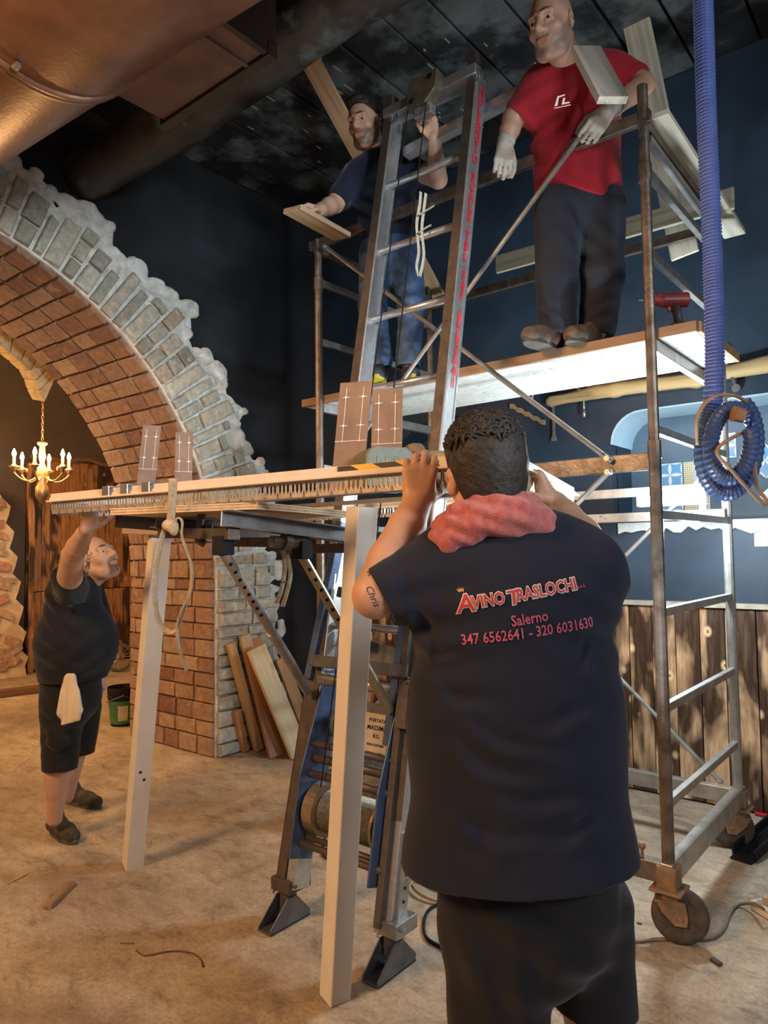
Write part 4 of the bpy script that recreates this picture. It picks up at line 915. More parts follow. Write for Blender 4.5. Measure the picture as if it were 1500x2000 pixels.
q = on_y(1424, 722, YW-.05); m = MB(); m.tube([q+V((-.02, 0, .07)), q+V((.03, 0, -.10))], .009, 8); m.lathe([(.012, -.012), (.024, -.012), (.024, .012), (.012, .012)], q+V((.035, 0, -.115)), (0, 1, 0), 12); m.lathe([(.012, -.012), (.022, -.012), (.022, .012), (.012, .012)], q+V((-.022, 0, .08)), (0, 1, 0), 12); tag(m.build('wrench', m_grey, None), 'double-ended dark wrench hanging on navy wall right of the hose', 'tool', 'old tools hung on the navy wall')
# ================================================================== LEANING BOARDS BY THE PILLAR
def board(a, b, w, t, hint, col, label, mat=None):
    a, b = V(a), V(b); o = MB().bar(a, b, w, t, hint).build('board', mat or wood('board_pine', col, b-a, 0.6), None, bevel=.002); return tag(o, label, 'board', None)
xf = XW+.07
def lean(pb, pt, w, t, col, label, back):
    b = on_z(*pb, .004); tp_ = on_x(pt[0], pt[1], back); d = (tp_-b).normalized(); n = V((1, -.15, 0)); n = (n-d*n.dot(d)).normalized()
    o = MB().bar(b+n*0, tp_, w, t, n).build('board', wood('board_pine', col, d, 0.6), None, bevel=.002); tag(o, label, 'board')
    lo = min((o.matrix_world @ q.co).z for q in o.data.vertices); o.location.z += .002-lo; o['group'] = 'boards leaning on the stone pillar'; return o
lean((478, 1468), (462, 1390), .05, .045, (0.46, 0.22, 0.09), 'short reddish offcut standing at the foot of the stone pillar', XW+.10)
lean((505, 1466), (450, 1258), .06, .05, (0.58, 0.38, 0.18), 'slim pale batten leaning leftmost on the stone pillar', XW+.10)
lean((545, 1478), (490, 1250), .17, .03, (0.36, 0.16, 0.07), 'reddish brown board leaning between the slim batten and the wide pine board', XW+.13)
lean((585, 1480), (500, 1272), .15, .035, (0.66, 0.52, 0.32), 'wide pale pine board leaning in front of the other boards at the pillar', XW+.30)
lean((606, 1446), (548, 1290), .10, .03, (0.48, 0.27, 0.12), 'brown board half hidden behind the wide pine board near the ladder', XW+.16)
lean((528, 1459), (478, 1243), .09, .03, (0.60, 0.42, 0.22), 'pale board whose top edge shows behind the wide pine board', XW+.14)
# ================================================================== STRAPS, CLAMP, MOTOR ON THE FRAME
m_strap = plain('tan_webbing', (0.46, 0.33, 0.19), 0.8, 0, 0.2, 60, 0.4)
def strap(runs, nm, label, w=.013, mat=None):
    t = thing(nm, label, 'strap', runs[0][0])
    for r_ in runs: MB().tube(spline(r_, 8), w, 8, flat=.22).build('webbing', mat or m_strap, t, smooth=True)
    return t
D = 1.83
t = strap([[P(338, 935, 2.20), P(336, 985, 2.23), P(333, 1020, 2.25)],
           [P(333, 1022, 2.25), P(318, 1045, 2.26), P(303, 1120, 2.26), P(304, 1190, 2.26), P(318, 1225, 2.26), P(342, 1232, 2.26), P(362, 1190, 2.26), P(373, 1130, 2.26), P(370, 1090, 2.26), P(352, 1040, 2.26), P(338, 1025, 2.25)],
           [P(335, 1028, 2.24), P(348, 1012, 2.24), P(356, 1020, 2.24), P(356, 1050, 2.25), P(373, 1100, 2.25), P(374, 1150, 2.25), P(352, 1200, 2.25), P(346, 1235, 2.25), P(353, 1275, 2.25), P(365, 1310, 2.25)]],
          'lashing_strap', 'long tan strap knotted under the plywood and dangling in loops by the left prop')
S = Body(.004); c = P(332, 1026, 2.245); S.ell(c, (.026, .018, .020), (HR, HF, UP)); S.ell(c+HR*.012-UP*.012, (.014, .016, .022), (HR, HF, UP), .01); S.build('knot', m_strap, t)
t = strap([[P(553, 1075, 2.72), P(556, 1110, 2.72), P(550, 1150, 2.72), P(540, 1178, 2.72)], [P(560, 1082, 2.70), P(567, 1120, 2.70), P(562, 1150, 2.70), P(552, 1185, 2.70)], [P(548, 1140, 2.71), P(560, 1136, 2.71), P(566, 1150, 2.71)]],
          'lashing_strap', 'worn tan strap hanging behind the hoist beam in front of dark wall', .012)
m_rope = plain('pale_rope', (0.56, 0.55, 0.42), 0.8, 0, 0.2, 60, 0.4); dl = 3.28
t = strap([[P(822, 375, dl), P(820, 400, dl), P(814, 440, dl), P(818, 490, dl), P(814, 520, dl), P(818, 540, dl)], [P(832, 378, dl), P(828, 410, dl), P(824, 450, dl), P(828, 500, dl), P(820, 540, dl)], [P(818, 420, dl-.02), P(835, 410, dl-.02), P(848, 402, dl-.02)], [P(818, 455, dl-.02), P(832, 445, dl-.02), P(842, 440, dl-.02)]],
          'lashing_strap', 'pale greenish strap tied in bows on the scaffold front rail behind the ladder', .011, m_rope)
cl = thing('clamp', 'rusty screw clamp hanging on the edge of the hoist frame', 'clamp', P(395, 1030, 2.42)); d = 2.40
m = MB(); m.tube(spline([P(402, 1008, d), P(396, 1006, d), P(392, 1012, d), P(388, 1040, d), P(389, 1055, d), P(400, 1062, d)], 5), .014, 8); m.build('jaw', m_brown, cl, smooth=True)
m = MB(); m.cyl(P(398, 1032, d), P(440, 1036, d+.05), .012, .012, 10); m.build('screw', m_brown, cl); MB().cyl(P(412, 1024, d), P(412, 1046, d), .006, .006, 8).build('handle', m_brown, cl)
# electric motor lying on the frame
mo = thing('electric_motor', 'dusty green motor with ochre drum lying on the metal frame behind the hazard tape', 'motor', P(780, 890, 2.42))
m_green = plain('dusty_green', (0.17, 0.18, 0.145), 0.6, 0.1, 0.25, 16, 0.2); m_ochre = plain('dusty_ochre', (0.42, 0.27, 0.13), 0.55, 0.1, 0.2, 14, 0.2)
mx = (HR*.94+HF*.34).normalized(); my = UP.cross(mx); c0 = P(748, 868, 2.40); c0.z = ZF+.004+.068
m = MB(); m.prism([(-.085, -.066), (.085, -.066), (.085, .045), (.060, .066), (-.060, .066), (-.085, .040)], c0, mx, UP, 0.15); m.build('gearbox', m_green, mo, bevel=.008)
for k in range(3): MB().box(c0-my*.0765+mx*(-.045+.03*k)+UP*.005, (.010, .004, .055), (mx, my, UP)).build('raised_letter', m_green, mo, bevel=.001)
c1 = c0+mx*.118+UP*.012; m = MB(); m.lathe([(.03, -.030), (.074, -.030), (.080, -.015), (.080, .010), (.060, .022), (.055, .03), (.03, .03)], c1, mx, 30); m.build('flange', plain('dusty_brown', (0.27, 0.18, 0.11), 0.55, 0.2), mo, smooth=False)
m = MB(); m.lathe([(.02, 0), (.054, 0), (.058, .012), (.058, .21), (.048, .225), (.02, .225)], c1+mx*.03, mx, 24); m.build('drum', m_ochre, mo, smooth=False)
for k in (0, 1): MB().box(c0+mx*(.02+.20*k)-UP*(.069 if k == 0 else .066), (.10, .12, .012), (mx, my, UP)).build('mounting_foot', m_green, mo)
# ================================================================== HAND TOOLS AND THINGS ON THE FLOOR
dr = thing('cordless_drill', 'red and dark cordless drill standing on the right end of the scaffold deck', 'drill', P(1325, 615, 2.95))
m_dr = plain('drill_red', (0.22, 0.035, 0.03), 0.45); m_dd = plain('drill_dark', (0.085, 0.055, 0.05), 0.5)
b0 = on_z(1330, 612, 2.372); b0 = V((-.88, 3.04, 2.369)); ux = -HR; 
m = MB(); m.box(b0+UP*.024, (.078, .062, .048), (ux, HF, UP)); m.build('battery', m_dd, dr, bevel=.006)
m = MB(); m.tube([b0+UP*.045, b0+UP*.085+ux*.004, b0+UP*.13+ux*.016], [.021, .018, .022], 12); m.build('grip', m_dd, dr, smooth=True)
hz_ = b0+UP*.152; m = MB(); m.lathe([(.020, -.060), (.031, -.055), (.033, .02), (.031, .05), (.026, .055)], hz_+ux*.018, ux, 18); m.build('housing', m_dr, dr, smooth=False)
m = MB(); m.lathe([(.026, 0), (.023, .012), (.020, .035), (.010, .04)], hz_+ux*.073, ux, 14); m.build('chuck', m_dr, dr); MB().cyl(hz_+ux*.112, hz_+ux*.165, .004, .003, 8).build('bit', m_alu, dr)
MB().box(b0+UP*.118+ux*.040, (.014, .016, .03), (ux, HF, UP)).build('trigger', m_dr, dr, bevel=.003)
bk = thing('bucket', 'black and green plastic bucket on the floor behind the pillar corner', 'bucket', on_z(238, 1418, 0)); c = on_z(240, 1414, .003)
m = MB(); m.lathe([(.100, 0), (.103, .012), (.125, .235), (.132, .24), (.132, .255), (.127, .258), (.133, .29), (.133, .33), (.125, .33), (.096, .03), (.01, .025)], c, UP, 28); m.build('pail', m_black, bk, smooth=False)
m = MB(); n = 28; m.grid(lambda u, v: c+V(((.1055+.0205*(.05+.9*v))*math.cos(6.283*u), (.1055+.0205*(.05+.9*v))*math.sin(6.283*u), .02+.20*v)), n, 2); m.build('green_wrap', plain('bucket_green', (0.05, 0.16, 0.05), 0.45), bk, smooth=True)
lb = MB(); a0 = math.atan2(-c.y, -c.x)
lb.grid(lambda u, v: c+V(((.1075+.0205*(.2+.6*v))*math.cos(a0-.35+.7*u), (.1075+.0205*(.2+.6*v))*math.sin(a0-.35+.7*u), .05+.13*v)), 8, 2); lb.build('paper_label', plain('bucket_label', (0.55, 0.48, 0.33), 0.6), bk)
MB().tube([c+V((.133*math.cos(t)+.012*math.sin(t)*0, .133*math.sin(t), .27-.10*abs(math.sin(t*.5-a0*.5)))) for t in [a0+math.pi*(-.5+k/14) for k in range(15)]], .004, 6).build('handle', m_grey, bk)
bw = thing('bicycle_wheel', 'old spoked bicycle wheel leaning in front of the scorched partition', 'wheel', on_z(233, 1313, 0)); c = on_z(232, 1312, 0)+UP*.185; ax = (EYE-c); ax.z = 0; ax = (ax.normalized()*.8+V((.3, -.5, .25))).normalized(); x_, y_, z_ = frame(ax)
m = MB(); m.tube([c+(x_*math.cos(t)+y_*math.sin(t))*.17 for t in [6.283*k/40 for k in range(40)]], .014, 8, True); m.build('tyre', m_rubber, bw, smooth=True)
m = MB(); m.tube([c+(x_*math.cos(t)+y_*math.sin(t))*.150 for t in [6.283*k/40 for k in range(40)]], .007, 6, True); m.build('rim', m_brown, bw, smooth=True); MB().cyl(c-z_*.035, c+z_*.035, .018, .018, 10).build('hub', m_brown, bw)
for k in range(16):
    t = 6.283*k/16; MB().cyl(c+z_*(.025 if k % 2 else -.025), c+(x_*math.cos(t)+y_*math.sin(t))*.15, .0028, .0028, 5).build('spoke', m_galv, bw)
a, b = on_z(-60, 1362, .04), on_z(80, 1345, .04)
tag(MB().bar(a, b, .12, .075).build('floor_timber', wood('dark_timber', (0.16, 0.08, 0.04), b-a), None, bevel=.006), 'long dark timber lying on floor behind the man at left', 'timber')
def scrap(pa, pb, w, t, col, label, nm='wood_scrap'):
    a, b = on_z(*pa, t/2+.001), on_z(*pb, t/2+.001); return tag(MB().bar(a, b, w, t).build(nm, wood('scrap', col, b-a, knots=False), None, bevel=.002), label, 'scrap')
scrap((92, 1772), (140, 1724), .035, .018, (0.40, 0.24, 0.13), 'chunky broken wood scrap on floor at lower left')
scrap((14, 1726), (56, 1706), .006, .005, (0.55, 0.36, 0.18), 'thin pale splinter on floor left of the chunky scrap', 'splinter')
scrap((234, 1842), (262, 1842), .006, .004, (0.20, 0.12, 0.07), 'tiny dark splinter on floor near the curved wire', 'splinter')
scrap((292, 1655), (293, 1640), .008, .005, (0.6, 0.42, 0.2), 'tiny pale chip on floor beside foot of the left prop', 'chip')
scrap((1390, 1872), (1408, 1884), .02, .012, (0.10, 0.07, 0.05), 'small dark lump on floor in front of the caster', 'chip')
scrap((1248, 1702), (1256, 1704), .008, .006, (0.12, 0.09, 0.07), 'tiny dark screw on floor left of the near caster', 'screw')
scrap((1244, 1802), (1254, 1804), .009, .006, (0.12, 0.09, 0.07), 'tiny dark crumb on floor by the cable below the caster', 'chip')
scrap((20, 1508), (54, 1480), .03, .002, (0.60, 0.44, 0.26), 'flat pale paper shred on floor behind the left man', 'shred')
scrap((148, 1490), (180, 1496), .02, .002, (0.60, 0.44, 0.26), 'flat tan shred on floor right of the left man legs', 'shred')
m_cbl = plain('grey_brown_cable', (0.20, 0.16, 0.12), 0.5); m_ow = plain('beige_cable', (0.42, 0.30, 0.19), 0.5)
def cable(pts, r, mat, label, nm='cable', up=None):
    q = [on_z(p[0], p[1], r+.002+(p[2] if len(p) > 2 else 0)) for p in pts]; return tag(MB().tube(spline(q, 8), r, 8).build(nm, mat, None, smooth=True), label, 'cable')
cable([(1120, 1850), (1240, 1838), (1320, 1833), (1385, 1832), (1412, 1815), (1425, 1785), (1440, 1768), (1465, 1764, .03), (1480, 1766, .07), (1492, 1776, .05)], .0065, m_cbl, 'grey-brown cable curving over floor from the caster to the power strip')
cable([(266, 1856), (284, 1866), (330, 1858), (370, 1860), (390, 1872), (396, 1888)], .0025, plain('rust_wire', (0.13, 0.07, 0.04), 0.6), 'thin rusty wire curved on the open floor at bottom left', 'wire')
cable([(640, 1625, .05), (630, 1650), (632, 1672), (660, 1682), (720, 1690), (790, 1705), (850, 1720)], .0055, m_black, 'black cable on floor running under the hoist winch')
cable([(1000, 1880), (900, 1870), (862, 1850), (832, 1830), (828, 1800), (840, 1775), (870, 1760)], .0065, m_black, 'thick black cable curling on floor beside the near man leg')
cable([(790, 1700), (800, 1718), (815, 1740), (835, 1752), (860, 1760), (900, 1765)], .004, m_ow, 'beige cable trailing on floor from the hoist foot')
cable([(900, 1752), (850, 1738), (812, 1720), (800, 1735), (812, 1752), (850, 1765), (900, 1772)], .0045, m_ow, 'beige cable looped double on floor behind the near man', 'cable')
ps = thing('power_strip', 'white power strip on floor at the right edge with a plug in it', 'power strip', on_z(1500, 1775, 0)); a, b = on_z(1476, 1764, .02), on_z(1560, 1815, .02); d = (b-a).normalized(); s_ = UP.cross(d)
m = MB(); m.box((a+b)/2, ((b-a).length, .06, .038), (d, s_, UP)); m.build('body', plain('white_plastic', (0.72, 0.66, 0.56), 0.4, 0, .03), ps, bevel=.005)
for k in range(3):
    q = a+d*(.035+.055*k)+UP*.0195; MB().lathe([(.017, 0), (.021, 0), (.021, .0015), (.017, .0015)], q, UP, 16).build('socket', plain('socket_shade', (0.35, 0.31, 0.26), 0.5), ps)
MB().lathe([(.012, 0), (.015, .002), (.013, .03), (.006, .036)], a+d*.055+UP*.021, UP, 12).build('plug', m_ow, ps)
tl_ = thing('black_dustpan', 'black tilted dustpan-like tray on floor at the right edge by the wall', 'tray', on_z(1480, 1660, 0))
a, b = on_z(1446, 1682, .004), on_z(1566, 1612, .004)+UP*.10; d = (b-a).normalized(); s_ = UP.cross(d).normalized(); n_ = d.cross(s_)
m = MB(); m.box((a+b)/2, ((b-a).length, .10, .012), (d, s_, n_)); m.build('tray', m_black, tl_, bevel=.004)
m = MB()
for k in (-.05, .05): m.box((a+b)/2+s_*k+n_*.02, ((b-a).length*.9, .012, .05), (d, s_, n_))
m.box(b-d*.03-n_*.05, (.04, .09, .09), (d, s_, n_)); m.build('rim', m_black, tl_, bevel=.003)
a, b = on_y(1425, 1565, YW-.06), on_y(1560, 1605, YW-.06); a.z = b.z = .012; a = V((-.98, YW-.06, .012)); b = V((.3, YW-.06, .012))
tag(MB().tube([a, a.lerp(b, .5), b], .011, 8).build('red_hose', plain('red_rubber', (0.55, 0.02, 0.04), 0.5), None, smooth=True), 'thin red hose along foot of the scorched boards at right', 'hose')
br = thing('broom', 'yellow handled broom standing behind the hoist beside the near man', 'broom', on_z(830, 1600, 0)); a, b = P(818, 1480, 3.4), P(806, 1412, 3.4)
m = MB(); q = on_z(838, 1580, .0); a = q+UP*.10; b = P(808, 1405, 3.5); m.tube([a, b], .014, 8); m.build('handle', plain('yellow_plastic', (0.55, 0.42, 0.04), 0.45), br, smooth=True); MB().cyl(b-V((0, 0, .01)), b+(b-a).normalized()*.16, .0135, .0135, 8).build('handle_top', m_galv, br)
m = MB(); m.box(q+UP*.065, (.20, .05, .10)); m.build('brush', m_black, br, bevel=.01)
# ================================================================== PEOPLE
def skin_mat(name, c, red=(0.5, 0.2, 0.13), beard=(.06, .04, .03)):
    t = NT(name); v = t.pos(); a = t.noise(v, 22, 4); b = t.noise(v, 160, 3)
    cc = t.ramp(a, [(0.3, tuple(x*.86 for x in c)), (0.7, c)]); cc = t.mix(t.ramp(t.noise(v, 11, 2), [(0.5, (0, 0, 0)), (0.8, (.35, .35, .35))]), cc, red)
    at = t.new('Attribute', attribute_name='beard'); hn = t.ramp(t.noise(v, 420, 2), [(.3, (.55, .55, .55)), (.6, (1, 1, 1))]); mm = t.new('Math', operation='MULTIPLY'); t.l(at.outputs['Fac'], mm.inputs[0]); t.l(hn, mm.inputs[1]); cc = t.mix(mm.outputs[0], cc, beard)
    al = t.new('Attribute', attribute_name='lips'); cc = t.mix(al.outputs['Fac'], cc, tuple(x*y for x, y in zip(c, (.88, .66, .64))))
    t.col(cc); t.bump(b, 0.12, 0.002); t.b.inputs['Subsurface Weight'].default_value = 0.08; t.b.inputs['Subsurface Radius'].default_value = (0.01, 0.004, 0.002)
    return t.done(0.5, 0, 0.4)
def cloth(name, c, dust=None, var=0.12, rough=0.9):
    t = NT(name); v = t.pos(); a = t.noise(v, 420, 2); f = t.noise(v, 9, 4)
    cc = t.ramp(f, [(0.3, tuple(x*(1-var) for x in c)), (0.7, tuple(x*(1+var) for x in c))])
    if dust: cc = t.mix(t.ramp(t.noise(v, dust[1], 6, .7), [(dust[2], (0, 0, 0)), (dust[2]+.12, (.8, .8, .8))]), cc, dust[0])
    t.col(cc); t.bump(a, 0.25, 0.002); t.b.inputs['Sheen Weight'].default_value = 0.12; t.b.inputs['Sheen Roughness'].default_value = 0.5
    return t.done(rough, 0, 0.2)
m_hair = plain('dark_hair', (0.020, 0.014, 0.011), 0.62, 0, 0.5, 45, 1.0, 0.5, 90); m_brow = plain('brow_hair', (0.035, 0.022, 0.016), 0.7)
m_eye = plain('eye_white', (0.46, 0.42, 0.38), 0.25, 0, .02); m_iris = plain('iris', (0.03, 0.018, 0.01), 0.2)
m_shoe = plain('work_shoe', (0.055, 0.045, 0.036), 0.75, 0, 0.4, 26, 0.5, 0.4, 70, ((0.20, 0.15, 0.10), 16, 0.60)); m_sole = plain('shoe_sole', (0.09, 0.075, 0.06), 0.85)
m_tat = plain('tattoo_ink', (0.04, 0.035, 0.04), 0.7)
NOSE = 0
def axes(f, u):
    f = V(f).normalized(); u = V(u); u = (u-f*u.dot(f)).normalized(); return f, u, u.cross(f).normalized()   # forward, up, own left
def head(S, c, f, u, s=1.0, jaw=1.0):
    f, u, l = axes(f, u); c = V(c); A = (l, f, u); p = lambda a, b, d: c + (l*a+f*b+u*d)*s
    S.ell(p(0, -.012, .032), (.074*s, .094*s, .092*s), A, .02)
    S.ell(p(0, .024, -.035), (.058*s*jaw, .066*s, .078*s), A, .03)
    S.cone(p(-.030*jaw, .036, -.092), p(.030*jaw, .036, -.092), .024*s, .024*s, .03); S.ball(p(0, .064, -.098), .019*s, .025)
    for q in (-1, 1):
        S.ball(p(.042*q, .058, -.022), .022*s, .025); S.cone(p(.058*q*jaw, -.01, -.05), p(.042*q*jaw, .03, -.085), .018*s, .016*s, .03)
        S.cone(p(.012*q, .088, .030), p(.045*q, .074, .030), .011*s, .010*s, .014)
    for q in (-1, 1): S.ball(p(.032*q, .096, .013), .0155*s, .010, True)
    for q in (-1, 1): S.cone(p(.022*q, .082, .0190), p(.043*q, .077, .0165), .0085*s, .0075*s, .006); S.cone(p(.022*q, .0815, .0030), p(.043*q, .0765, .0035), .0065*s, .0065*s, .006)
    S.cone(p(0, .088, .022), p(0, .113, -.018), .009*s, .0125*s, .012); S.ball(p(0, .104, -.026), .012*s, .008)
    for q in (-1, 1): S.ball(p(.012*q, .096, -.026), .0095*s, .008)
    S.cone(p(-.020, .083, -.054), p(.020, .083, -.054), .0085*s, .0085*s, .008); S.cone(p(-.017, .081, -.068), p(.017, .081, -.068), .0095*s, .0095*s, .008)
    S.cone(p(-.021, .0955, -.061), p(.021, .0955, -.061), .0028*s, .0028*s, .003, None, True)
    for q in (-1, 1):
        E = p(.078*q, -.008, -.002); S.ell(E, (.010*s, .019*s, .031*s), ((l+f*.35*q*-1*-1).normalized() if False else (l-f*.35*q).normalized(), (f+l*.35*q).normalized(), u), .006)
        S.ball(E+(l*q*.010+f*.004)*s, .010*s, .006, True)
    return p, f, u, l
def face_parts(root, p, f, u, l, s=1.0, brow=True):
    for q in (-1, 1):
        c = p(.0325*q, .0735, .0105)
        m = MB(); m.lathe([(math.cos(a)*.0135*s, math.sin(a)*.0135*s) for a in [math.radians(-80+20*k) for k in range(9)]], c, f, 14); eo = m.build('eye', m_eye, root, smooth=True)
        d = (f-u*.30).normalized(); m = MB(); m.lathe([(.0068*s, .0122*s), (.0045*s, .0137*s), (.001, .0142*s)], c, d, 12); m.build('iris', m_iris, eo, smooth=True)
        if brow: b = MB(); b.tube([p(.013*q, .0965, .034), p(.030*q, .0915, .0385), p(.047*q, .078, .034)], [.0028*s, .0042*s, .0018*s], 6); b.build('eyebrow', m_brow, root, smooth=True)
def beard_masks(c, l, f, u, s, goatee=False):
    c, l, f, u = [np.array(w) for w in (c, l, f, u)]
    sm = lambda e0, e1, x: np.clip((x-e0)/(e1-e0), 0, 1)**2*(3-2*np.clip((x-e0)/(e1-e0), 0, 1))
    def loc(vs): w = (vs-c)/s; return w@l, w@f, w@u
    def beard(vs):
        a, b, d = loc(vs); near = (np.abs(a) < .085) & (b > -.02) & (d > -.135) & (d < .03)
        line_ = -.038+.040*np.clip((.055-b)/.055, 0, 1); m = sm(.012, -.012, d-line_)
        if goatee: m = m*sm(.040, .026, np.abs(a))*sm(.02, .05, b)
        m = m*(1-sm(.026, .018, np.abs(a))*sm(.010, .006, np.abs(d+.0615))*(b > .07))
        return m*near*sm(-.118, -.100, d)
    def lips(vs):
        a, b, d = loc(vs); return sm(.024, .017, np.abs(a))*sm(.012, .006, np.abs(d+.0615))*(b > .075)
    return {'beard': beard, 'lips': lips}
SKIN_OF = {}
def hand(S, w, d, n, t, curl=(60, 70, 40), s=1.0, spread=0.05, thumb=(0.55, 0.5, 25), fk=.0035, idx=None):
    """w wrist, d towards the knuckles, n out of the palm, t towards the thumb side"""
    d = V(d).normalized(); n = V(n); n = (n-d*n.dot(d)).normalized(); t = V(t); t = (t-d*t.dot(d)-n*t.dot(n)).normalized(); w = V(w); P_ = lambda a, b, c: w+(d*a+t*b+n*c)*s
    for b in (.028, .009, -.010, -.027): S.cone(P_(.012, b*.6, 0), P_(.080-abs(b-.009)*.25, b, -.002), .0135*s, .0118*s, .014)
    S.ell(P_(.045, 0, .006), (.042*s, .034*s, .013*s), (d, t, n), .012)
    S.ell(P_(.035, .022, .012), (.030*s, .017*s, .016*s), (d, t, n), .012)
    for i, (b, L) in enumerate(((.028, .94), (.009, 1.03), (-.010, .97), (-.028, .78))):
        q = P_(.082-abs(b-.009)*.28, b, -.001); a = 0; dd = (d+t*(b*spread/.03)).normalized(); r = .0098*s*(1-.05*i)
        cu = curl if idx is None else idx[i]
        for j, (ll, cv) in enumerate(zip((.043, .027, .021), cu)):
            a += math.radians(cv); e = q+(dd*math.cos(a)+n*math.sin(a))*ll*L*s
            S.cone(q, e, r, r*.90, fk if j else .006); S.ball(q-(n*math.cos(a)-dd*math.sin(a))*.0012*s, r*1.05, .004); q = e; r *= .90
    q = P_(.018, .026, .008); a1 = (d*thumb[0]+t*(1-thumb[0])*.9+n*thumb[1]).normalized(); e = q+a1*.040*s; S.cone(q, e, .0148*s, .0118*s, .010)
    a2 = (a1+d*.35+n*math.sin(math.radians(thumb[2]))-t*.35).normalized(); g = e+a2*.032*s; S.cone(e, g, .0115*s, .0105*s, .004); S.cone(g, g+(a2-t*.3).normalized()*.022*s, .0105*s, .0085*s, .004)
def shoe(root, heel, toe, s=1.0, mat=None, sole=None, name='shoe'):
    heel, toe = V(heel), V(toe); d = (toe-heel); L = d.length; d = d/L; u = UP; l = u.cross(d).normalized(); q = lambda a, b, c: heel+d*a*L+l*b*s+u*c*s
    S = Body(.0055); S.cone(q(.10, 0, .045), q(.30, 0, .050), .040*s, .042*s, .03); S.cone(q(.30, 0, .060), q(.62, 0, .040), .040*s, .042*s, .03); S.cone(q(.62, 0, .038), q(.88, .002, .034), .044*s, .036*s, .03)
    S.cone(q(.16, 0, .07), q(.20, 0, .105), .037*s, .040*s, .02); S.cone(q(.22, 0, .09), q(.22, 0, .14), .020*s, .030*s, .004, None, True); S.cut(q(0, 0, .012), (0, 0, -1)); o = S.build(name, mat or m_shoe, root)
    out = []
    for k in range(24):
        t = 2*math.pi*k/24; x = .5+.52*math.cos(t); w = (.043 if x > .5 else .036)*math.sin(t)*(1.05 if abs(x-.68) < .2 else 1); out.append((x*L, w*s))
    m = MB(); m.prism(out, q(0, 0, .0125), d, l, .025*s); m.build('sole', sole or m_sole, o, bevel=.003)
    lc = MB()
    for k in range(4): lc.tube([q(.36+.07*k, -.020, .103-.011*k), q(.39+.07*k, 0, .108-.012*k), q(.36+.07*k, .020, .103-.011*k)], .003*s, 5)
    lc.build('lace', plain('lace', (0.10, 0.085, 0.07), .8), o)
    return o
def folds(items):
    """cloth folds: (centre, direction across the folds, wavelength, amplitude, radius)"""
    def fn(X, Y, Z):
        tot = 0
        for c, d, wl, am, R_ in items:
            d = V(d).normalized(); px, py, pz = X-c.x, Y-c.y, Z-c.z; r2 = (px*px+py*py+pz*pz)/(R_*R_); ph = (px*d.x+py*d.y+pz*d.z)*6.283/wl
            tot = tot + am*np.exp(-r2*1.6)*np.sin(ph + 1.6*np.sin(px*9+pz*7) + 1.1*np.sin(py*8-pz*11))
        return tot
    return fn
def wrinkle(seed, amp, freq, sx=(1, 1, 1)):
    f1 = noise3(seed, freq, 7); f2 = noise3(seed+50, freq*2.1, 7); return lambda X, Y, Z: amp*(1-2*np.abs(f1(X*sx[0], Y*sx[1], Z*sx[2])))*.6 + amp*.45*f2(X*sx[0], Y*sx[1], Z*sx[2])
BW = -HF       # towards the camera
# ------------------------------------------------------------------ the man in the foreground, from behind
m_sk1 = skin_mat('skin_warm', (0.60, 0.34, 0.22)); m_tee1 = cloth('navy_tee', (0.016, 0.019, 0.033)); m_sh1 = cloth('black_shorts', (0.014, 0.014, 0.018))
n1 = thing('person', 'person seen from behind in navy printed shirt with coral towel, lifting the frame corner', 'person', (-.62, 1.42, 0)); SKIN_OF[n1.name] = m_sk1
hf = (HF*.96-HR*.12).normalized(); hu = (UP-HR*.10)
S = Body(.0045)
hc = P(950, 933, 1.60); hp_, f_, u_, l_ = head(S, hc, hf, hu, 1.05)
S.cone(hp_(0, -.03, -.06), P(975, 1060, 1.60), .058, .068, .03)
Ls, Le, Lw = P(850, 1108, 1.59), P(733, 1163, 1.572), P(814, 986, 1.765); Rs, Re, Rw = P(1158, 1108, 1.60), P(1160, 1085, 1.82), P(1084, 985, 1.95)
S.cone(P(900, 1100, 1.6), P(1110, 1100, 1.6), .075, .075, .05)
S.cone(P(1005, 1170, 1.61), P(1020, 1650, 1.61), .155, .17, .06, (HF, .6))
S.chain([Ls, Le], [.062, .050], .03); S.chain([Le, Le.lerp(Lw, .35), Le.lerp(Lw, .75), Lw], [.049, .053, .044, .036], .010)
S.chain([Rs, Re], [.060, .050], .03); S.chain([Re, Re.lerp(Rw, .35), Re.lerp(Rw, .75), Rw], [.052, .054, .044, .036], .010)
hand(S, Lw, UP*.97+HR*.10+HF*.06, HF, HR, s=1.13, idx=((38, 68, 45), (34, 72, 45), (36, 72, 45), (42, 70, 45)), thumb=(.45, .75, 20), spread=.085, fk=.002)
hand(S, Rw, UP*.74-HR*.34+HF*.15, -HR*.75+HF*.25-UP*.25, BW*.55-HR*.5, s=1.12, idx=((48, 55, 25), (42, 50, 25), (40, 48, 25), (40, 48, 25)), thumb=(.30, .55, 10))
for hx, kx, d0 in ((965, 975, 1.60), (1135, 1158, 1.66)):
    k_ = P(kx, 1975, d0); a_ = V((k_.x, k_.y, .09))+HF*.03; S.chain([P(hx, 1700, d0), k_, a_], [.09, .062, .045], .03); S.cone(k_.lerp(a_, .2)+BW*.012, k_.lerp(a_, .5)+BW*.008, .056, .05, .02)
body1 = S.build('body', m_sk1, n1)
S = Body(.005)      # shirt
S.cone(P(925, 1128, 1.60), P(1090, 1128, 1.60), .125, .125, .05, (HF, .72))
S.cone(P(1000, 1180, 1.60), P(1008, 1400, 1.60), .212, .218, .08, (HF, .70)); S.cone(P(1008, 1400, 1.60), P(1016, 1700, 1.60), .218, .248, .08, (HF, .74)); S.cone(P(1016, 1700, 1.60), P(1016, 1760, 1.60), .250, .254, .05, (HF, .74))
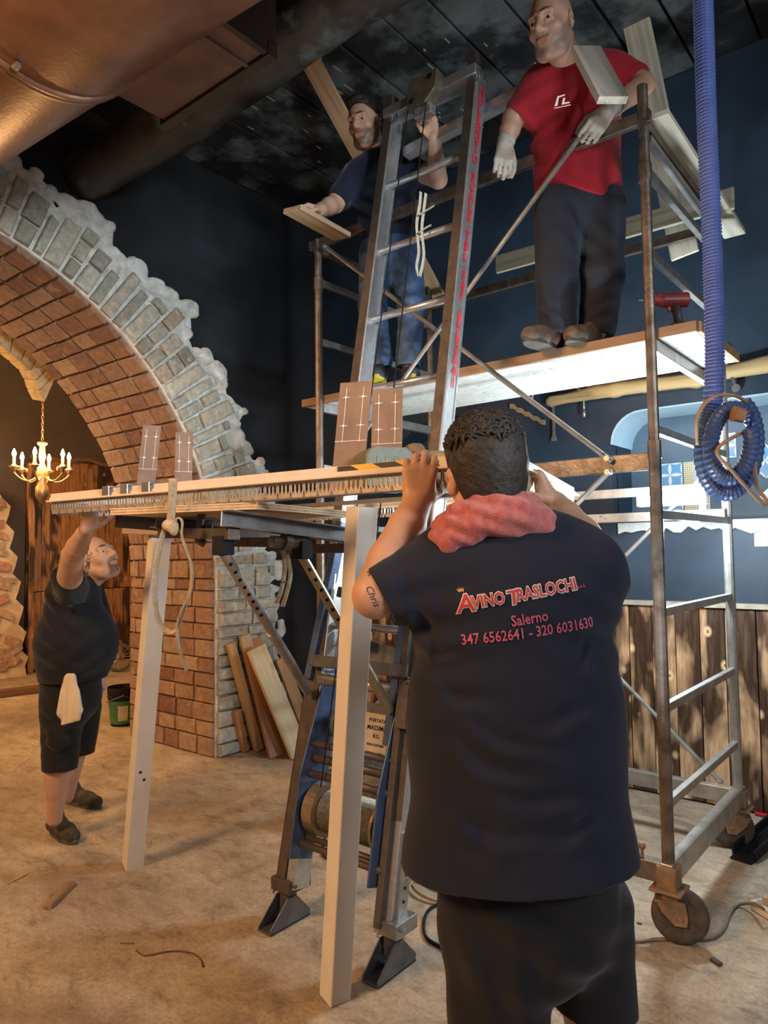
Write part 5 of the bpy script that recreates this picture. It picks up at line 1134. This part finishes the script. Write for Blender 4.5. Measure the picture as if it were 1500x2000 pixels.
S.cone(P(862, 1112, 1.59), P(762, 1160, 1.585), .078, .078, .05); S.cone(P(1145, 1115, 1.60), P(1165, 1118, 1.78), .080, .080, .05)
S.cone(P(985, 1065, 1.60), P(985, 1150, 1.60), .085, .12, .06)
S.warp(folds([(P(850, 1240, 1.52), (-.3*HR+UP*.9), .075, .006, .18), (P(1160, 1230, 1.52), (HR*.4+UP*.9), .08, .005, .16), (P(800, 1180, 1.55), HR*.8+UP*.4, .06, .005, .10)]))
def drag(items):      # single creases: a rounded ridge with a sharp valley along a line
    def fn(X, Y, Z):
        tot = 0
        for p0, p1, am, wd in items:
            ab = p1-p0; L2 = ab.length_squared; t = np.clip(((X-p0.x)*ab.x+(Y-p0.y)*ab.y+(Z-p0.z)*ab.z)/L2, 0, 1)
            nx, ny, nz = X-p0.x-t*ab.x, Y-p0.y-t*ab.y, Z-p0.z-t*ab.z; sd = nz + .25*(nx*HR.x+ny*HR.y) + .012*np.sin(t*7+p0.x*9); r = np.sqrt(nx*nx+ny*ny+nz*nz)
            tot = tot + am*np.sin(np.pi*t)*(np.exp(-(sd/wd)**2)*(sd/wd)*2.3)*np.exp(-(r/(wd*4))**2)
        return tot
    return fn
S.warp(drag([(P(860, 1440, 1.45), P(1060, 1560, 1.45), .009, .022), (P(890, 1400, 1.45), P(1110, 1500, 1.45), .008, .020), (P(930, 1540, 1.45), P(1180, 1590, 1.45), .008, .024), (P(830, 1330, 1.46), P(960, 1400, 1.45), .007, .02), (P(1010, 1420, 1.45), P(1190, 1400, 1.46), .006, .022), (P(860, 1600, 1.45), P(1080, 1660, 1.45), .007, .022), (P(1120, 1300, 1.46), P(1195, 1260, 1.48), .007, .018), (P(820, 1260, 1.47), P(900, 1300, 1.46), .008, .018), (P(1050, 1640, 1.45), P(1220, 1600, 1.46), .007, .02), (P(900, 1690, 1.45), P(1000, 1610, 1.45), .006, .02)]))
S.warp(wrinkle(5, .0045, 11)); hem = P(1016, 1680, 1.6); S.cut(hem, (UP*-1+HR*.035)); S.cut(P(744, 1166, 1.585), (Le-Ls).normalized()-UP*.05, .14); S.cut(P(1168, 1105, 1.835), HF, .14)
shirt1 = S.build('shirt', m_tee1, n1)
S = Body(.006)      # shorts
S.cone(P(1030, 1690, 1.61), P(1035, 1760, 1.61), .205, .20, .05, (HF, .78)); S.cone(P(968, 1770, 1.58), P(975, 2040, 1.57), .122, .108, .05, (HF, .9), False, -UP); S.cone(P(1140, 1770, 1.66), P(1162, 1968, 1.67), .112, .098, .035, (HF, .95), False, -UP-HR*.12)
S.warp(folds([(P(1050, 1800, 1.5), UP+HR*.4, .12, .008, .25), (P(950, 1900, 1.5), HR+UP*.3, .10, .006, .2)])); S.warp(wrinkle(8, .004, 12));
S.build('shorts', m_sh1, n1)
# towel round the neck
S = Body(.0055); tc = P(962, 1036, 1.60); tu = (UP*.95-HR*.08+HF*.28).normalized(); tx = (HR-tu*HR.dot(tu)).normalized(); ty = tu.cross(tx)
ring_ = [tc + tx*(.112*math.cos(t)) + ty*(.100*math.sin(t)) + UP*(-.010*math.cos(2*t)) for t in [2*math.pi*k/16 for k in range(17)]]
for a_, b_ in zip(ring_, ring_[1:]): S.cone(a_-tu*.016, b_-tu*.016, .034, .034, .02); S.cone(a_*.97+tc*.03+tu*.020, b_*.97+tc*.03+tu*.020, .025, .025, .02)
S.cone(P(868, 1050, 1.55), P(878, 1062, 1.52), .030, .024, .02); S.cone(P(1040, 1020, 1.62), P(1075, 1060, 1.60), .03, .03, .02)
S.warp(folds([(tc+BW*.12, UP+HR*.18, .036, .0045, .2), (tc+BW*.10-HR*.06, UP*.9+HR*.5, .025, .0022, .10)])); nt_ = noise3(17, 130, 8); S.warp(lambda X, Y, Z: .0016*nt_(X, Y, Z))
t_ = NT('coral_towel'); v = t_.pos(); t_.col(t_.ramp(t_.noise(v, 60, 4), [(.3, (.40, .09, .085)), (.7, (.58, .17, .15))])); t_.bump(t_.noise(v, 330, 3), .8, .004); t_.b.inputs['Sheen Weight'].default_value = .4
S.build('neck_towel', t_.done(.95, 0, .1), n1)
# hair: thick dark curls, cropped nape
S = Body(.0045); q = lambda a, b, c: hp_(a, b, c)
S.ell(q(0, -.016, .046), (.086, .106, .098), (l_, f_, u_), .01); S.ell(q(0, -.050, -.010), (.074, .060, .088), (l_, f_, u_), .03)
S.cut(q(0, .062, .0), (f_*.8-u_*.6)); S.cut(q(0, -.05, -.082), (-u_*1.0+f_*.15))
for k_ in (-1, 1): S.ball(q(.088*k_, .004, -.016), .030, .012, True)
c1_ = noise3(23, 70, 9); c2_ = noise3(29, 190, 10); hcn = q(0, 0, .09)
def curls(X, Y, Z):
    w = np.clip(((Z-hcn.z)/.16+1.0), 0.15, 1); return -w*(.0075*np.abs(c1_(X, Y, Z))*2+.0030*c2_(X, Y, Z))
S.warp(curls); S.build('hair', m_hair, n1)
cr = MB(); rh = random.Random(4)
for k_ in range(900):      # loose locks over the crown
    th, ph = rh.uniform(0, 6.283), rh.uniform(.0, 1.25); d = (l_*math.cos(th)*math.sin(ph)*.90+f_*(math.sin(th)*math.sin(ph)*1.08)+u_*math.cos(ph)); b = q(0, -.016, .046)+V((d.x, d.y, d.z))*.0945
    tg = d.cross(V((rh.uniform(-1, 1), rh.uniform(-1, 1), rh.uniform(-1, 1)))).normalized(); L = rh.uniform(.012, .026)
    cr.tube([b-tg*L, b+d*.009, b+tg*L*.9+d*.002, b+tg*L*1.2-d*.008], [.0030, .0055, .0042, .001], 5, flat=.7)
hl = cr.build('locks', m_hair, n1, smooth=True); tag(hl, kind='stuff')
# printed back
dg = bpy.context.evaluated_depsgraph_get
def bvh_of(o):
    me = o.data; off = parent_loc(o.parent) if o.parent else V((0, 0, 0)); return BVHTree.FromPolygons([q_.co+off for q_ in me.vertices], [list(p_.vertices) for p_ in me.polygons])
bv = bvh_of(shirt1)
def print_on(bv, vs, fs, o, ex, ey, dirn, mat, name, parent, lift=.0018):
    m = MB(); out = []
    for q_ in vs:
        p_ = o+ex*q_.x+ey*q_.y; h = bv.ray_cast(p_, dirn, 2.0); out.append((h[0] if h[0] is not None else p_+dirn*.1)-dirn*lift)
    m.add(out, fs); return m.build(name, mat, parent)
def subdiv(vs, fs, L):
    bm = bmesh.new(); bv_ = [bm.verts.new(q_) for q_ in vs]
    for f in fs:
        try: bm.faces.new([bv_[i] for i in f])
        except ValueError: pass
    bmesh.ops.triangulate(bm, faces=bm.faces[:])
    for _ in range(3):
        e = [e for e in bm.edges if e.calc_length() > L]
        if not e: break
        bmesh.ops.subdivide_edges(bm, edges=e, cuts=1, use_grid_fill=False); bmesh.ops.triangulate(bm, faces=bm.faces[:])
    bm.verts.index_update(); r = [q_.co.copy() for q_ in bm.verts], [[q_.index for q_ in f.verts] for f in bm.faces]; bm.free(); return r
m_pw = plain('print_white', (0.72, 0.58, 0.50), .8, 0, .05); m_pr = plain('print_red', (0.52, 0.035, 0.05), .8, 0, .08); m_pp = plain('print_rose', (0.50, 0.10, 0.16), .8, 0, .08); m_pg = plain('print_gold', (0.62, 0.36, 0.08), .8, 0, .05)
PX = 1.44/1400       # metres to a picture pixel at the back
o0 = P(897, 1200, 1.44)-HF*.3; ang = math.radians(9.5); ex, ey = HR*math.cos(ang)+UP*math.sin(ang), UP*math.cos(ang)-HR*math.sin(ang)
def line(s, x, y, size, w, mats, offs=(0,), sx=None, shear=0, nm='lettering', align='LEFT'):
    vs, fs = text_mesh(s, size*PX, 0, align, shear); wid = max(q_.x for q_ in vs)-min(q_.x for q_ in vs); k = w*PX/wid; mn = min(q_.x for q_ in vs)
    for j, (of, mt) in enumerate(zip(offs, mats)):
        vs, fs = text_mesh(s, size*PX, of*PX, 'LEFT', shear); vs = [V(((q_.x-mn)*k+x*PX, q_.y+y*PX, 0)) for q_ in vs]; vs, fs = subdiv(vs, fs, .012)
        print_on(bv, vs, fs, o0, ex, ey, HF, mt, nm, shirt1, .0022+.0012*j)
line('A', 0, 0, 50, 34, (m_pw, m_pr), (2.6, .4), shear=.12); line('VINO', 31, 5, 34, 62, (m_pw, m_pr), (2.4, .3)); line('T', 100, 0, 40, 26, (m_pw, m_pr), (2.4, .3), shear=.1); line('RASLOCHI', 119, 5, 34, 122, (m_pw, m_pr), (2.4, .3)); line('s.r.l.', 244, 6, 10, 17, (m_pp,), (.2,))
for k_ in range(5):
    a_ = math.radians(125-17*k_); v0 = V((15+5*math.cos(a_), 38+3*math.sin(a_), 0))*PX; v1 = V((14+13*math.cos(a_), 36+13*math.sin(a_), 0))*PX; sd = V((-math.sin(a_), math.cos(a_), 0))*1.8*PX
    print_on(bv, [v0-sd, v0+sd, v1+sd*.2, v1-sd*.2], [(3, 2, 1, 0)], o0, ex, ey, HF, m_pg, 'crown_spike', shirt1, .0026)
o0 = P(1002, 1227, 1.44)-HF*.3; ang = math.radians(8.5); ex, ey = HR*math.cos(ang)+UP*math.sin(ang), UP*math.cos(ang)-HR*math.sin(ang); line('Salerno', 0, 3, 30, 72, (m_pp,), (.5,))
o0 = P(906, 1263, 1.44)-HF*.3; ang = math.radians(6.8); ex, ey = HR*math.cos(ang)+UP*math.sin(ang), UP*math.cos(ang)-HR*math.sin(ang); line('347 6562641 - 320 6031630', 0, 0, 29, 268, (m_pp,), (.5,))
bvb = bvh_of(body1); ta = P(708, 1170, 1.2)
for k_, (px, py, rot, s_) in enumerate(((722, 1140, .55, 'sur'), (716, 1162, -1.15, 'Chris'))):
    vs, fs = text_mesh(s_, .022, .0, 'LEFT', .3); d_ = HR*math.cos(rot)+UP*math.sin(rot); print_on(bvb, vs, fs, P(px-10, py-4, 1.3), d_, UP*math.cos(rot)-HR*math.sin(rot), HF, m_tat, 'tattoo', body1, .0008)
for sx in (965, 1135):
    k_ = P(sx, 1975, 1.62); h_ = V((k_.x, k_.y, 0))-HF*.05; shoe(n1, h_, h_+HF*.28)
# ------------------------------------------------------------------ the man at left, arm raised
m_sk2 = skin_mat('skin_pale', (0.58, 0.36, 0.26), beard=(.12, .065, .04)); m_tee2 = cloth('black_tee', (0.013, 0.014, 0.019)); m_sh2 = cloth('black_cargo', (0.016, 0.014, 0.013), ((0.06, 0.045, 0.03), 14, .66))
n2 = thing('person.001', 'bald bearded person in black shirt and shorts at left, one arm raised to the frame', 'person', (-2.55, 2.38, 0)); SKIN_OF[n2.name] = m_sk2
S = Body(.0042); hf = (HR*.80-HF*.38+UP*.42); hu = (UP*.9-HR*.36)
h2, f2, u2, l2 = head(S, P(190, 1092, 3.66), hf, hu, 1.0)
S.cone(h2(0, -.03, -.06), P(158, 1140, 3.66), .056, .070, .03)
sh, el, wr = P(134, 1146, 3.46), P(142, 1085, 3.10), P(170, 1032, 2.80)
S.chain([sh, el], [.062, .047], .04); S.chain([el, el.lerp(wr, .35), el.lerp(wr, .8), wr], [.046, .044, .032, .027], .008)
hand(S, wr, UP*.75+HR*.2-HF*.2, HF*.8+HR*.3, HR, curl=(50, 60, 30), s=.92, thumb=(.4, .5, 15))
S.cone(P(140, 1185, 3.66), P(146, 1300, 3.71), .105, .10, .05)
for hx, kx, ax_, dd in (((122, 1350), (118, 1480), (106, 1598), 3.66), ((162, 1350), (150, 1455), (130, 1555), 3.98)):
    a_ = P(*ax_, dd+.06); S.chain([P(*hx, dd), P(*kx, dd), a_], [.075, .060, .040], .03); S.cone(P(*kx, dd).lerp(a_, .25)-HR*.018, P(*kx, dd).lerp(a_, .5)-HR*.012, .054, .046, .03)
s2 = P(178, 1165, 3.92); e2 = P(205, 1255, 4.0); w2 = P(200, 1318, 3.98); S.chain([s2, e2, w2], [.058, .044, .030], .03)
hand(S, w2, -UP*.95+HR*.1, BW*.2-HR*.9, HR*.5+BW*.6, curl=(25, 35, 20), s=.95)
body2 = S.build('body', m_sk2, n2, beard_masks(h2(0, 0, 0), l2, f2, u2, 1.0, True))
S = Body(.006); S.cone(P(140, 1160, 3.66), P(148, 1240, 3.68), .125, .165, .08); S.ell(P(158, 1262, 3.70), (.175, .17, .19), (HR, HF, UP), .10); S.cone(P(138, 1250, 3.69), P(138, 1330, 3.70), .150, .150, .08)
S.cone(P(138, 1150, 3.50), P(134, 1128, 3.38), .085, .080, .05); S.cone(s2, s2.lerp(e2, .6), .078, .075, .05); S.cone(P(150, 1145, 3.62), P(160, 1150, 3.72), .09, .09, .05)
S.warp(folds([(P(120, 1190, 3.55), UP*.8+HR*.6, .07, .007, .18), (P(160, 1300, 3.55), UP*.7-HR*.7, .09, .008, .2), (P(110, 1280, 3.55), UP+HR*.2, .10, .006, .2)])); S.warp(wrinkle(15, .005, 10))
S.cut(P(140, 1326, 3.7), -UP+HR*.03); S.cut(P(138, 1118, 3.34), (UP*.75-HF*.55-HR*.05), .105); S.build('shirt', m_tee2, n2)
S = Body(.006); S.cone(P(138, 1318, 3.72), P(140, 1360, 3.74), .150, .15, .05); S.cone(P(122, 1380, 3.66), P(116, 1510, 3.66), .108, .086, .05); S.cone(P(160, 1380, 3.96), P(152, 1470, 3.98), .105, .088, .05)
S.ell(P(112, 1440, 3.56), (.055, .03, .075), (HR, HF, UP), .02)
S.warp(folds([(P(120, 1400, 3.56), UP+HR*.5, .08, .006, .16), (P(115, 1470, 3.56), UP-HR*.3, .07, .005, .14)])); S.warp(wrinkle(19, .004, 13)); S.cut(P(118, 1502, 3.66), -UP-HF*.03); S.build('shorts', m_sh2, n2)
S = Body(.004); tb = P(135, 1325, 3.50); 
for k_, (dx, L) in enumerate(((-.028, .16), (-.008, .23), (.014, .20), (.034, .185), (.046, .15))): S.cone(tb+HR*dx*.35, tb+HR*dx*1.15-UP*L+BW*.012, .016, .024, .016, (HF, .55))
S.warp(folds([(tb-UP*.1, HR, .034, .0022, .2)])); S.cut(tb-UP*.215, -UP+HR*.25); S.build('hand_cloth', cloth('cream_cloth', (0.62, 0.53, 0.38), None, .08), n2)
face_parts(n2, h2, f2, u2, l2, 1.0)
bvb = bvh_of(body2); vs, fs = text_mesh('MCMXC', .026, .0002); vq = P(151, 1128, 2.6); print_on(bvb, vs, fs, vq, UP*.97+HR*.12, -HR, HF, m_tat, 'tattoo', body2, .001)
shoe(n2, on_z(100, 1624, 0), on_z(148, 1650, 0)); shoe(n2, on_z(128, 1566, 0), on_z(196, 1580, 0))
# ------------------------------------------------------------------ the man in navy on the deck, behind the ladder
m_sk3 = skin_mat('skin_olive', (0.56, 0.34, 0.23), beard=(.13, .08, .055)); m_tee3 = cloth('navy_tee_plain', (0.012, 0.017, 0.034)); 
t_ = NT('blue_denim'); v = t_.pos(); t_.col(t_.mix(t_.ramp(t_.noise(v, 7, 5), [(.42, (0, 0, 0)), (.66, (1, 1, 1))]), (0.035, 0.065, 0.14), (0.11, 0.19, 0.34))); t_.bump(t_.noise(v, 300, 2), .3, .002); m_den = t_.done(.85, 0, .2)
n3 = thing('person.002', 'dark-haired person in navy shirt and jeans on the deck, gripping the ladder top', 'person', (-2.35, 3.0, 2.37)); SKIN_OF[n3.name] = m_sk3
S = Body(.0042); hf = (-HR*.42-HF*.80-UP*.34); hu = (UP*.92-HR*.22-HF*.35)
h3, f3, u3, l3 = head(S, P(712, 243, 3.78), hf, hu, 1.02)
S.cone(h3(0, -.03, -.06), P(742, 305, 3.86), .056, .066, .03)
ls, le, lw = P(690, 338, 3.84), P(654, 398, 3.80), P(624, 411, 3.60); rs, re, rw = P(800, 325, 3.88), P(856, 350, 3.74), P(848, 266, 3.56)
S.cone(P(715, 335, 3.86), P(785, 328, 3.88), .07, .07, .05); S.cone(P(745, 360, 3.86), P(763, 470, 3.87), .12, .12, .05, (HF, .6))
S.chain([ls, le], [.058, .048], .03); S.chain([le, le.lerp(lw, .4), lw], [.047, .044, .030], .010); S.chain([rs, re], [.058, .048], .03); S.chain([re, re.lerp(rw, .35), rw], [.047, .045, .030], .010)
hand(S, lw, -HR*.85-UP*.05+BW*.5, -UP, BW*.6+HR*.3, curl=(22, 30, 20), s=.98, thumb=(.5, .3, 10)); hand(S, rw, UP*.8-HR*.25+BW*.35, BW*.7-HR*.4, -HR*.6-UP*.2, curl=(55, 65, 35), s=.98)
for hx, kx, ax_ in ((742, 732, 742), (788, 802, 795)): S.chain([P(hx, 480, 3.86), P(kx, 600, 3.84), P(ax_, 705, 3.80)], [.075, .055, .04], .03)
S.build('body', m_sk3, n3, beard_masks(h3(0, 0, 0), l3, f3, u3, 1.02))
S = Body(.006); S.cone(P(722, 345, 3.86), P(780, 338, 3.88), .105, .10, .05); S.cone(P(745, 360, 3.86), P(764, 478, 3.87), .165, .150, .08, (HF, .72)); S.cone(P(696, 340, 3.84), P(664, 385, 3.81), .068, .068, .04); S.cone(P(796, 328, 3.88), P(822, 340, 3.82), .068, .066, .04); S.cone(P(740, 312, 3.86), P(742, 340, 3.86), .07, .10, .05)
S.warp(folds([(P(720, 420, 3.75), UP+HR*.5, .08, .007, .2), (P(790, 400, 3.75), UP-HR*.5, .08, .006, .2)])); S.warp(wrinkle(25, .005, 11)); S.cut(P(764, 474, 3.87), -UP+HR*.05); S.cut(P(658, 392, 3.81), (le-ls).normalized(), .12); S.cut(P(826, 341, 3.8), (re-rs).normalized(), .11); S.build('shirt', m_tee3, n3)
S = Body(.006); S.cone(P(762, 462, 3.87), P(764, 490, 3.87), .135, .14, .05, (HF, .8)); S.chain([P(735, 495, 3.86), P(728, 600, 3.84), P(742, 705, 3.81)], [.098, .075, .066], .03); S.chain([P(790, 495, 3.87), P(804, 600, 3.84), P(797, 712, 3.81)], [.098, .075, .066], .03)
S.warp(folds([(P(740, 690, 3.74), UP, .045, .005, .10), (P(797, 695, 3.74), UP+HR*.2, .045, .005, .10), (P(770, 520, 3.75), UP+HR*.6, .08, .006, .15), (P(800, 600, 3.75), UP-HR*.4, .07, .005, .14)])); S.warp(wrinkle(27, .004, 14)); S.cut(P(770, 716, 3.8), -UP); S.build('jeans', m_den, n3)
S = Body(.005); S.ell(h3(0, -.018, .048), (.079, .096, .090), (l3, f3, u3), .01); S.cut(h3(0, .050, .075), (f3*.75-u3*.66)); S.cut(h3(0, 0, -.02), -u3)
S.ell(h3(0, .03, -.0), (.060, .09, .075), (l3, f3, u3), .008, True); S.ell(h3(0, .03, .112), (.062, .055, .026), (l3, f3, u3), .02); nh = noise3(43, 120, 8); S.warp(lambda X, Y, Z: .003*nh(X, Y, Z)); S.build('hair', m_hair, n3)
face_parts(n3, h3, f3, u3, l3, 1.02)
bt = MB()
for k_ in range(3):
    c = lw.lerp(le, .12+.07*k_); d = (le-lw).normalized(); x_, y_, _ = frame(d); bt.tube([c+(x_*math.cos(t)+y_*math.sin(t))*.0345 for t in [6.283*j/16 for j in range(16)]], .0032, 5, True)
tag(bt.build('bracelets', plain('bead_grey', (0.16, 0.15, 0.14), .5), n3), kind='stuff')
y_sole = plain('yellow_sole', (0.50, 0.42, 0.05), .6); m_shoe3 = plain('navy_shoe', (0.04, 0.05, 0.075), .7)
for px in (744, 797): h_ = V(P(px, 722, 3.82)); h_.z = 2.369; shoe(n3, h_+HF*.05, h_-HF*.20+HR*(.02 if px > 770 else -.02), .95, m_shoe3, y_sole)
# plank in his hand, laid on the rail corner
a_, b_ = P(570, 408, 3.36), P(668, 462, 3.62)
tag(MB().bar(a_, b_, .125, .024, UP+HR*.2).build('plank', wood('held_plank', (0.50, 0.37, 0.24), b_-a_), None, bevel=.003), 'short plank end held by the man in navy over the left rail corner', 'plank')
# ------------------------------------------------------------------ the man in red on the deck
m_sk4 = skin_mat('skin_tan', (0.50, 0.29, 0.20), beard=(.24, .16, .12)); m_tee4 = cloth('red_tee', (0.36, 0.018, 0.028)); m_wk = cloth('dark_work_trousers', (0.028, 0.034, 0.050), ((0.22, 0.20, 0.18), 6, .66)); m_glv = cloth('work_glove', (0.42, 0.38, 0.32), ((0.20, 0.15, 0.11), 20, .55))
n4 = thing('person.003', 'person in red shirt with dusty gloves leaning over the front guard rail', 'person', (-1.35, 3.05, 2.37)); SKIN_OF[n4.name] = m_sk4
S = Body(.0042); hf = (-HR*.62-HF*.66-UP*.34); hu = (UP*.94-HR*.18-HF*.25)
h4, f4, u4, l4 = head(S, P(1077, 52, 3.0), hf, hu, 1.10)
S.cone(h4(0, -.03, -.06), P(1118, 130, 3.14), .062, .072, .03)
ls, le, lw = P(1052, 172, 3.16), P(1003, 232, 3.20), P(986, 285, 3.19); rs, re, rw = P(1205, 142, 3.22), P(1256, 165, 3.14), P(1184, 222, 2.98)
S.cone(P(1080, 170, 3.18), P(1180, 155, 3.20), .075, .075, .05); S.cone(P(1125, 205, 3.2), P(1132, 380, 3.24), .15, .145, .05, (HF, .52))
S.chain([ls, le], [.062, .050], .03); S.chain([le, le.lerp(lw, .4), lw], [.047, .044, .032], .010); S.chain([rs, re], [.062, .050], .03); S.chain([re, re.lerp(rw, .35), rw], [.048, .045, .032], .010)
for hx, kx, ax_ in ((1092, 1085, 1086), (1172, 1180, 1166)): S.chain([P(hx, 390, 3.22), P(kx, 540, 3.16), P(ax_, 645, 3.18)], [.085, .062, .045], .03)
S.build('body', m_sk4, n4, beard_masks(h4(0, 0, 0), l4, f4, u4, 1.1))
for w_, e_, (d_, n_, t_2) in ((lw, le, (-UP*.85-HR*.12+BW*.25, -HF*.2+HR*0-UP*.2+HF*.9, HR)), (rw, re, (-HR*.55-UP*.70+BW*.2, HF*.7-UP*.3-HR*.3, -HR*.3+UP*.6))):
    S = Body(.0045); S.cone(w_.lerp(e_, .22), w_, .040, .036, .02); hand(S, w_, d_, n_, t_2, curl=(48, 58, 30), s=1.12, fk=.004); nf_ = noise3(51, 90, 6); S.warp(lambda X, Y, Z: .0016*nf_(X, Y, Z)); S.build('glove', m_glv, n4)
S = Body(.006); S.cone(P(1075, 178, 3.18), P(1180, 155, 3.20), .122, .122, .05, (HF, .8)); S.cone(P(1122, 200, 3.2), P(1130, 385, 3.23), .200, .198, .08, (HF, .66)); S.cone(P(1055, 176, 3.17), P(1018, 222, 3.20), .082, .078, .05); S.cone(P(1203, 145, 3.21), P(1240, 158, 3.16), .080, .074, .05); S.cone(P(1116, 135, 3.14), P(1118, 180, 3.17), .078, .12, .05)
S.warp(folds([(P(1090, 300, 3.08), UP*.6+HR*.8, .14, .004, .25), (P(1180, 330, 3.08), HR+UP*.3, .12, .004, .22), (P(1060, 200, 3.08), UP-HR*.5, .07, .004, .14), (P(1130, 380, 3.08), HR, .10, .003, .2)])); S.warp(wrinkle(35, .005, 10))
S.cut(P(1130, 366, 3.1), -UP*.94-HR*.30); S.cut(P(1012, 230, 3.2), (le-ls).normalized(), .12); S.cut(P(1246, 160, 3.15), (re-rs).normalized(), .12); sh4 = S.build('shirt', m_tee4, n4)
S = Body(.006); S.cone(P(1130, 365, 3.23), P(1132, 400, 3.23), .172, .172, .05, (HF, .72)); S.chain([P(1092, 410, 3.21), P(1086, 545, 3.16), P(1088, 650, 3.18)], [.118, .090, .088], .03); S.chain([P(1172, 400, 3.23), P(1178, 535, 3.17), P(1166, 640, 3.2)], [.115, .090, .085], .03)
S.warp(folds([(P(1085, 610, 3.1), UP+HR*.4, .06, .005, .13), (P(1170, 600, 3.1), UP-HR*.5, .06, .005, .13), (P(1130, 430, 3.1), UP*.7+HR*.7, .10, .004, .2)])); S.warp(wrinkle(37, .005, 12)); S.cut(P(1125, 656, 3.18), -UP); S.build('trousers', m_wk, n4)
S = Body(.005); S.ell(h4(0, -.020, .030), (.0785, .092, .090), (l4, f4, u4), .01); S.cut(h4(0, .020, .02), (f4*.95+u4*.25)); S.cut(h4(0, 0, -.05), -u4); S.cut(h4(0, -.03, .098), (u4*.8+f4*.6)); nh4 = noise3(47, 140, 8); S.warp(lambda X, Y, Z: .0022*nh4(X, Y, Z)); S.build('hair', plain('grey_hair', (0.09, 0.08, 0.07), .7, 0, .4, 80, .6), n4)
face_parts(n4, h4, f4, u4, l4, 1.1)
for hx, tx in ((1090, 1046), (1168, 1128)): h_ = P(hx, 672, 3.21); t__ = P(tx, 676, 3.07); h_.z = t__.z = 2.369; d_ = (t__-h_).normalized(); shoe(n4, h_, h_+d_*.27, 1.05, plain('brown_shoe', (0.14, 0.095, 0.065), .8, 0, .35, 24))
bv4 = bvh_of(sh4); m_lw = plain('print_white', (0.72, 0.58, 0.50))
for poly in ([(0, 0), (5, 0), (9, 13), (20, 15), (20, 17), (7, 16)], [(12, 0), (26, 0), (26, 2.5), (17, 3), (20, 11), (16, 11)], [(-1, -4), (27, -4), (27, -2.6), (-1, -2.6)]):
    vs = [V((a*.0022, b*.0022, 0)) for a, b in poly]; vs, fs = subdiv(vs, [list(range(len(vs)))], .02); print_on(bv4, vs, fs, P(1096, 174, 2.5), HR*.97+UP*.2, UP*.97-HR*.1, HF, m_lw, 'chest_mark', sh4, .003)
# board he holds on his shoulder
a_, b_ = P(1197, 196, 2.83), P(1143, 96, 3.02)
tag(MB().bar(a_, b_, .125, .032, HF*.45-UP*.8).build('plank', wood('shoulder_plank', (0.68, 0.64, 0.55), b_-a_, knots=False), None, bevel=.003), 'short pale plank with bright underside held against the chest of the man in red', 'plank')
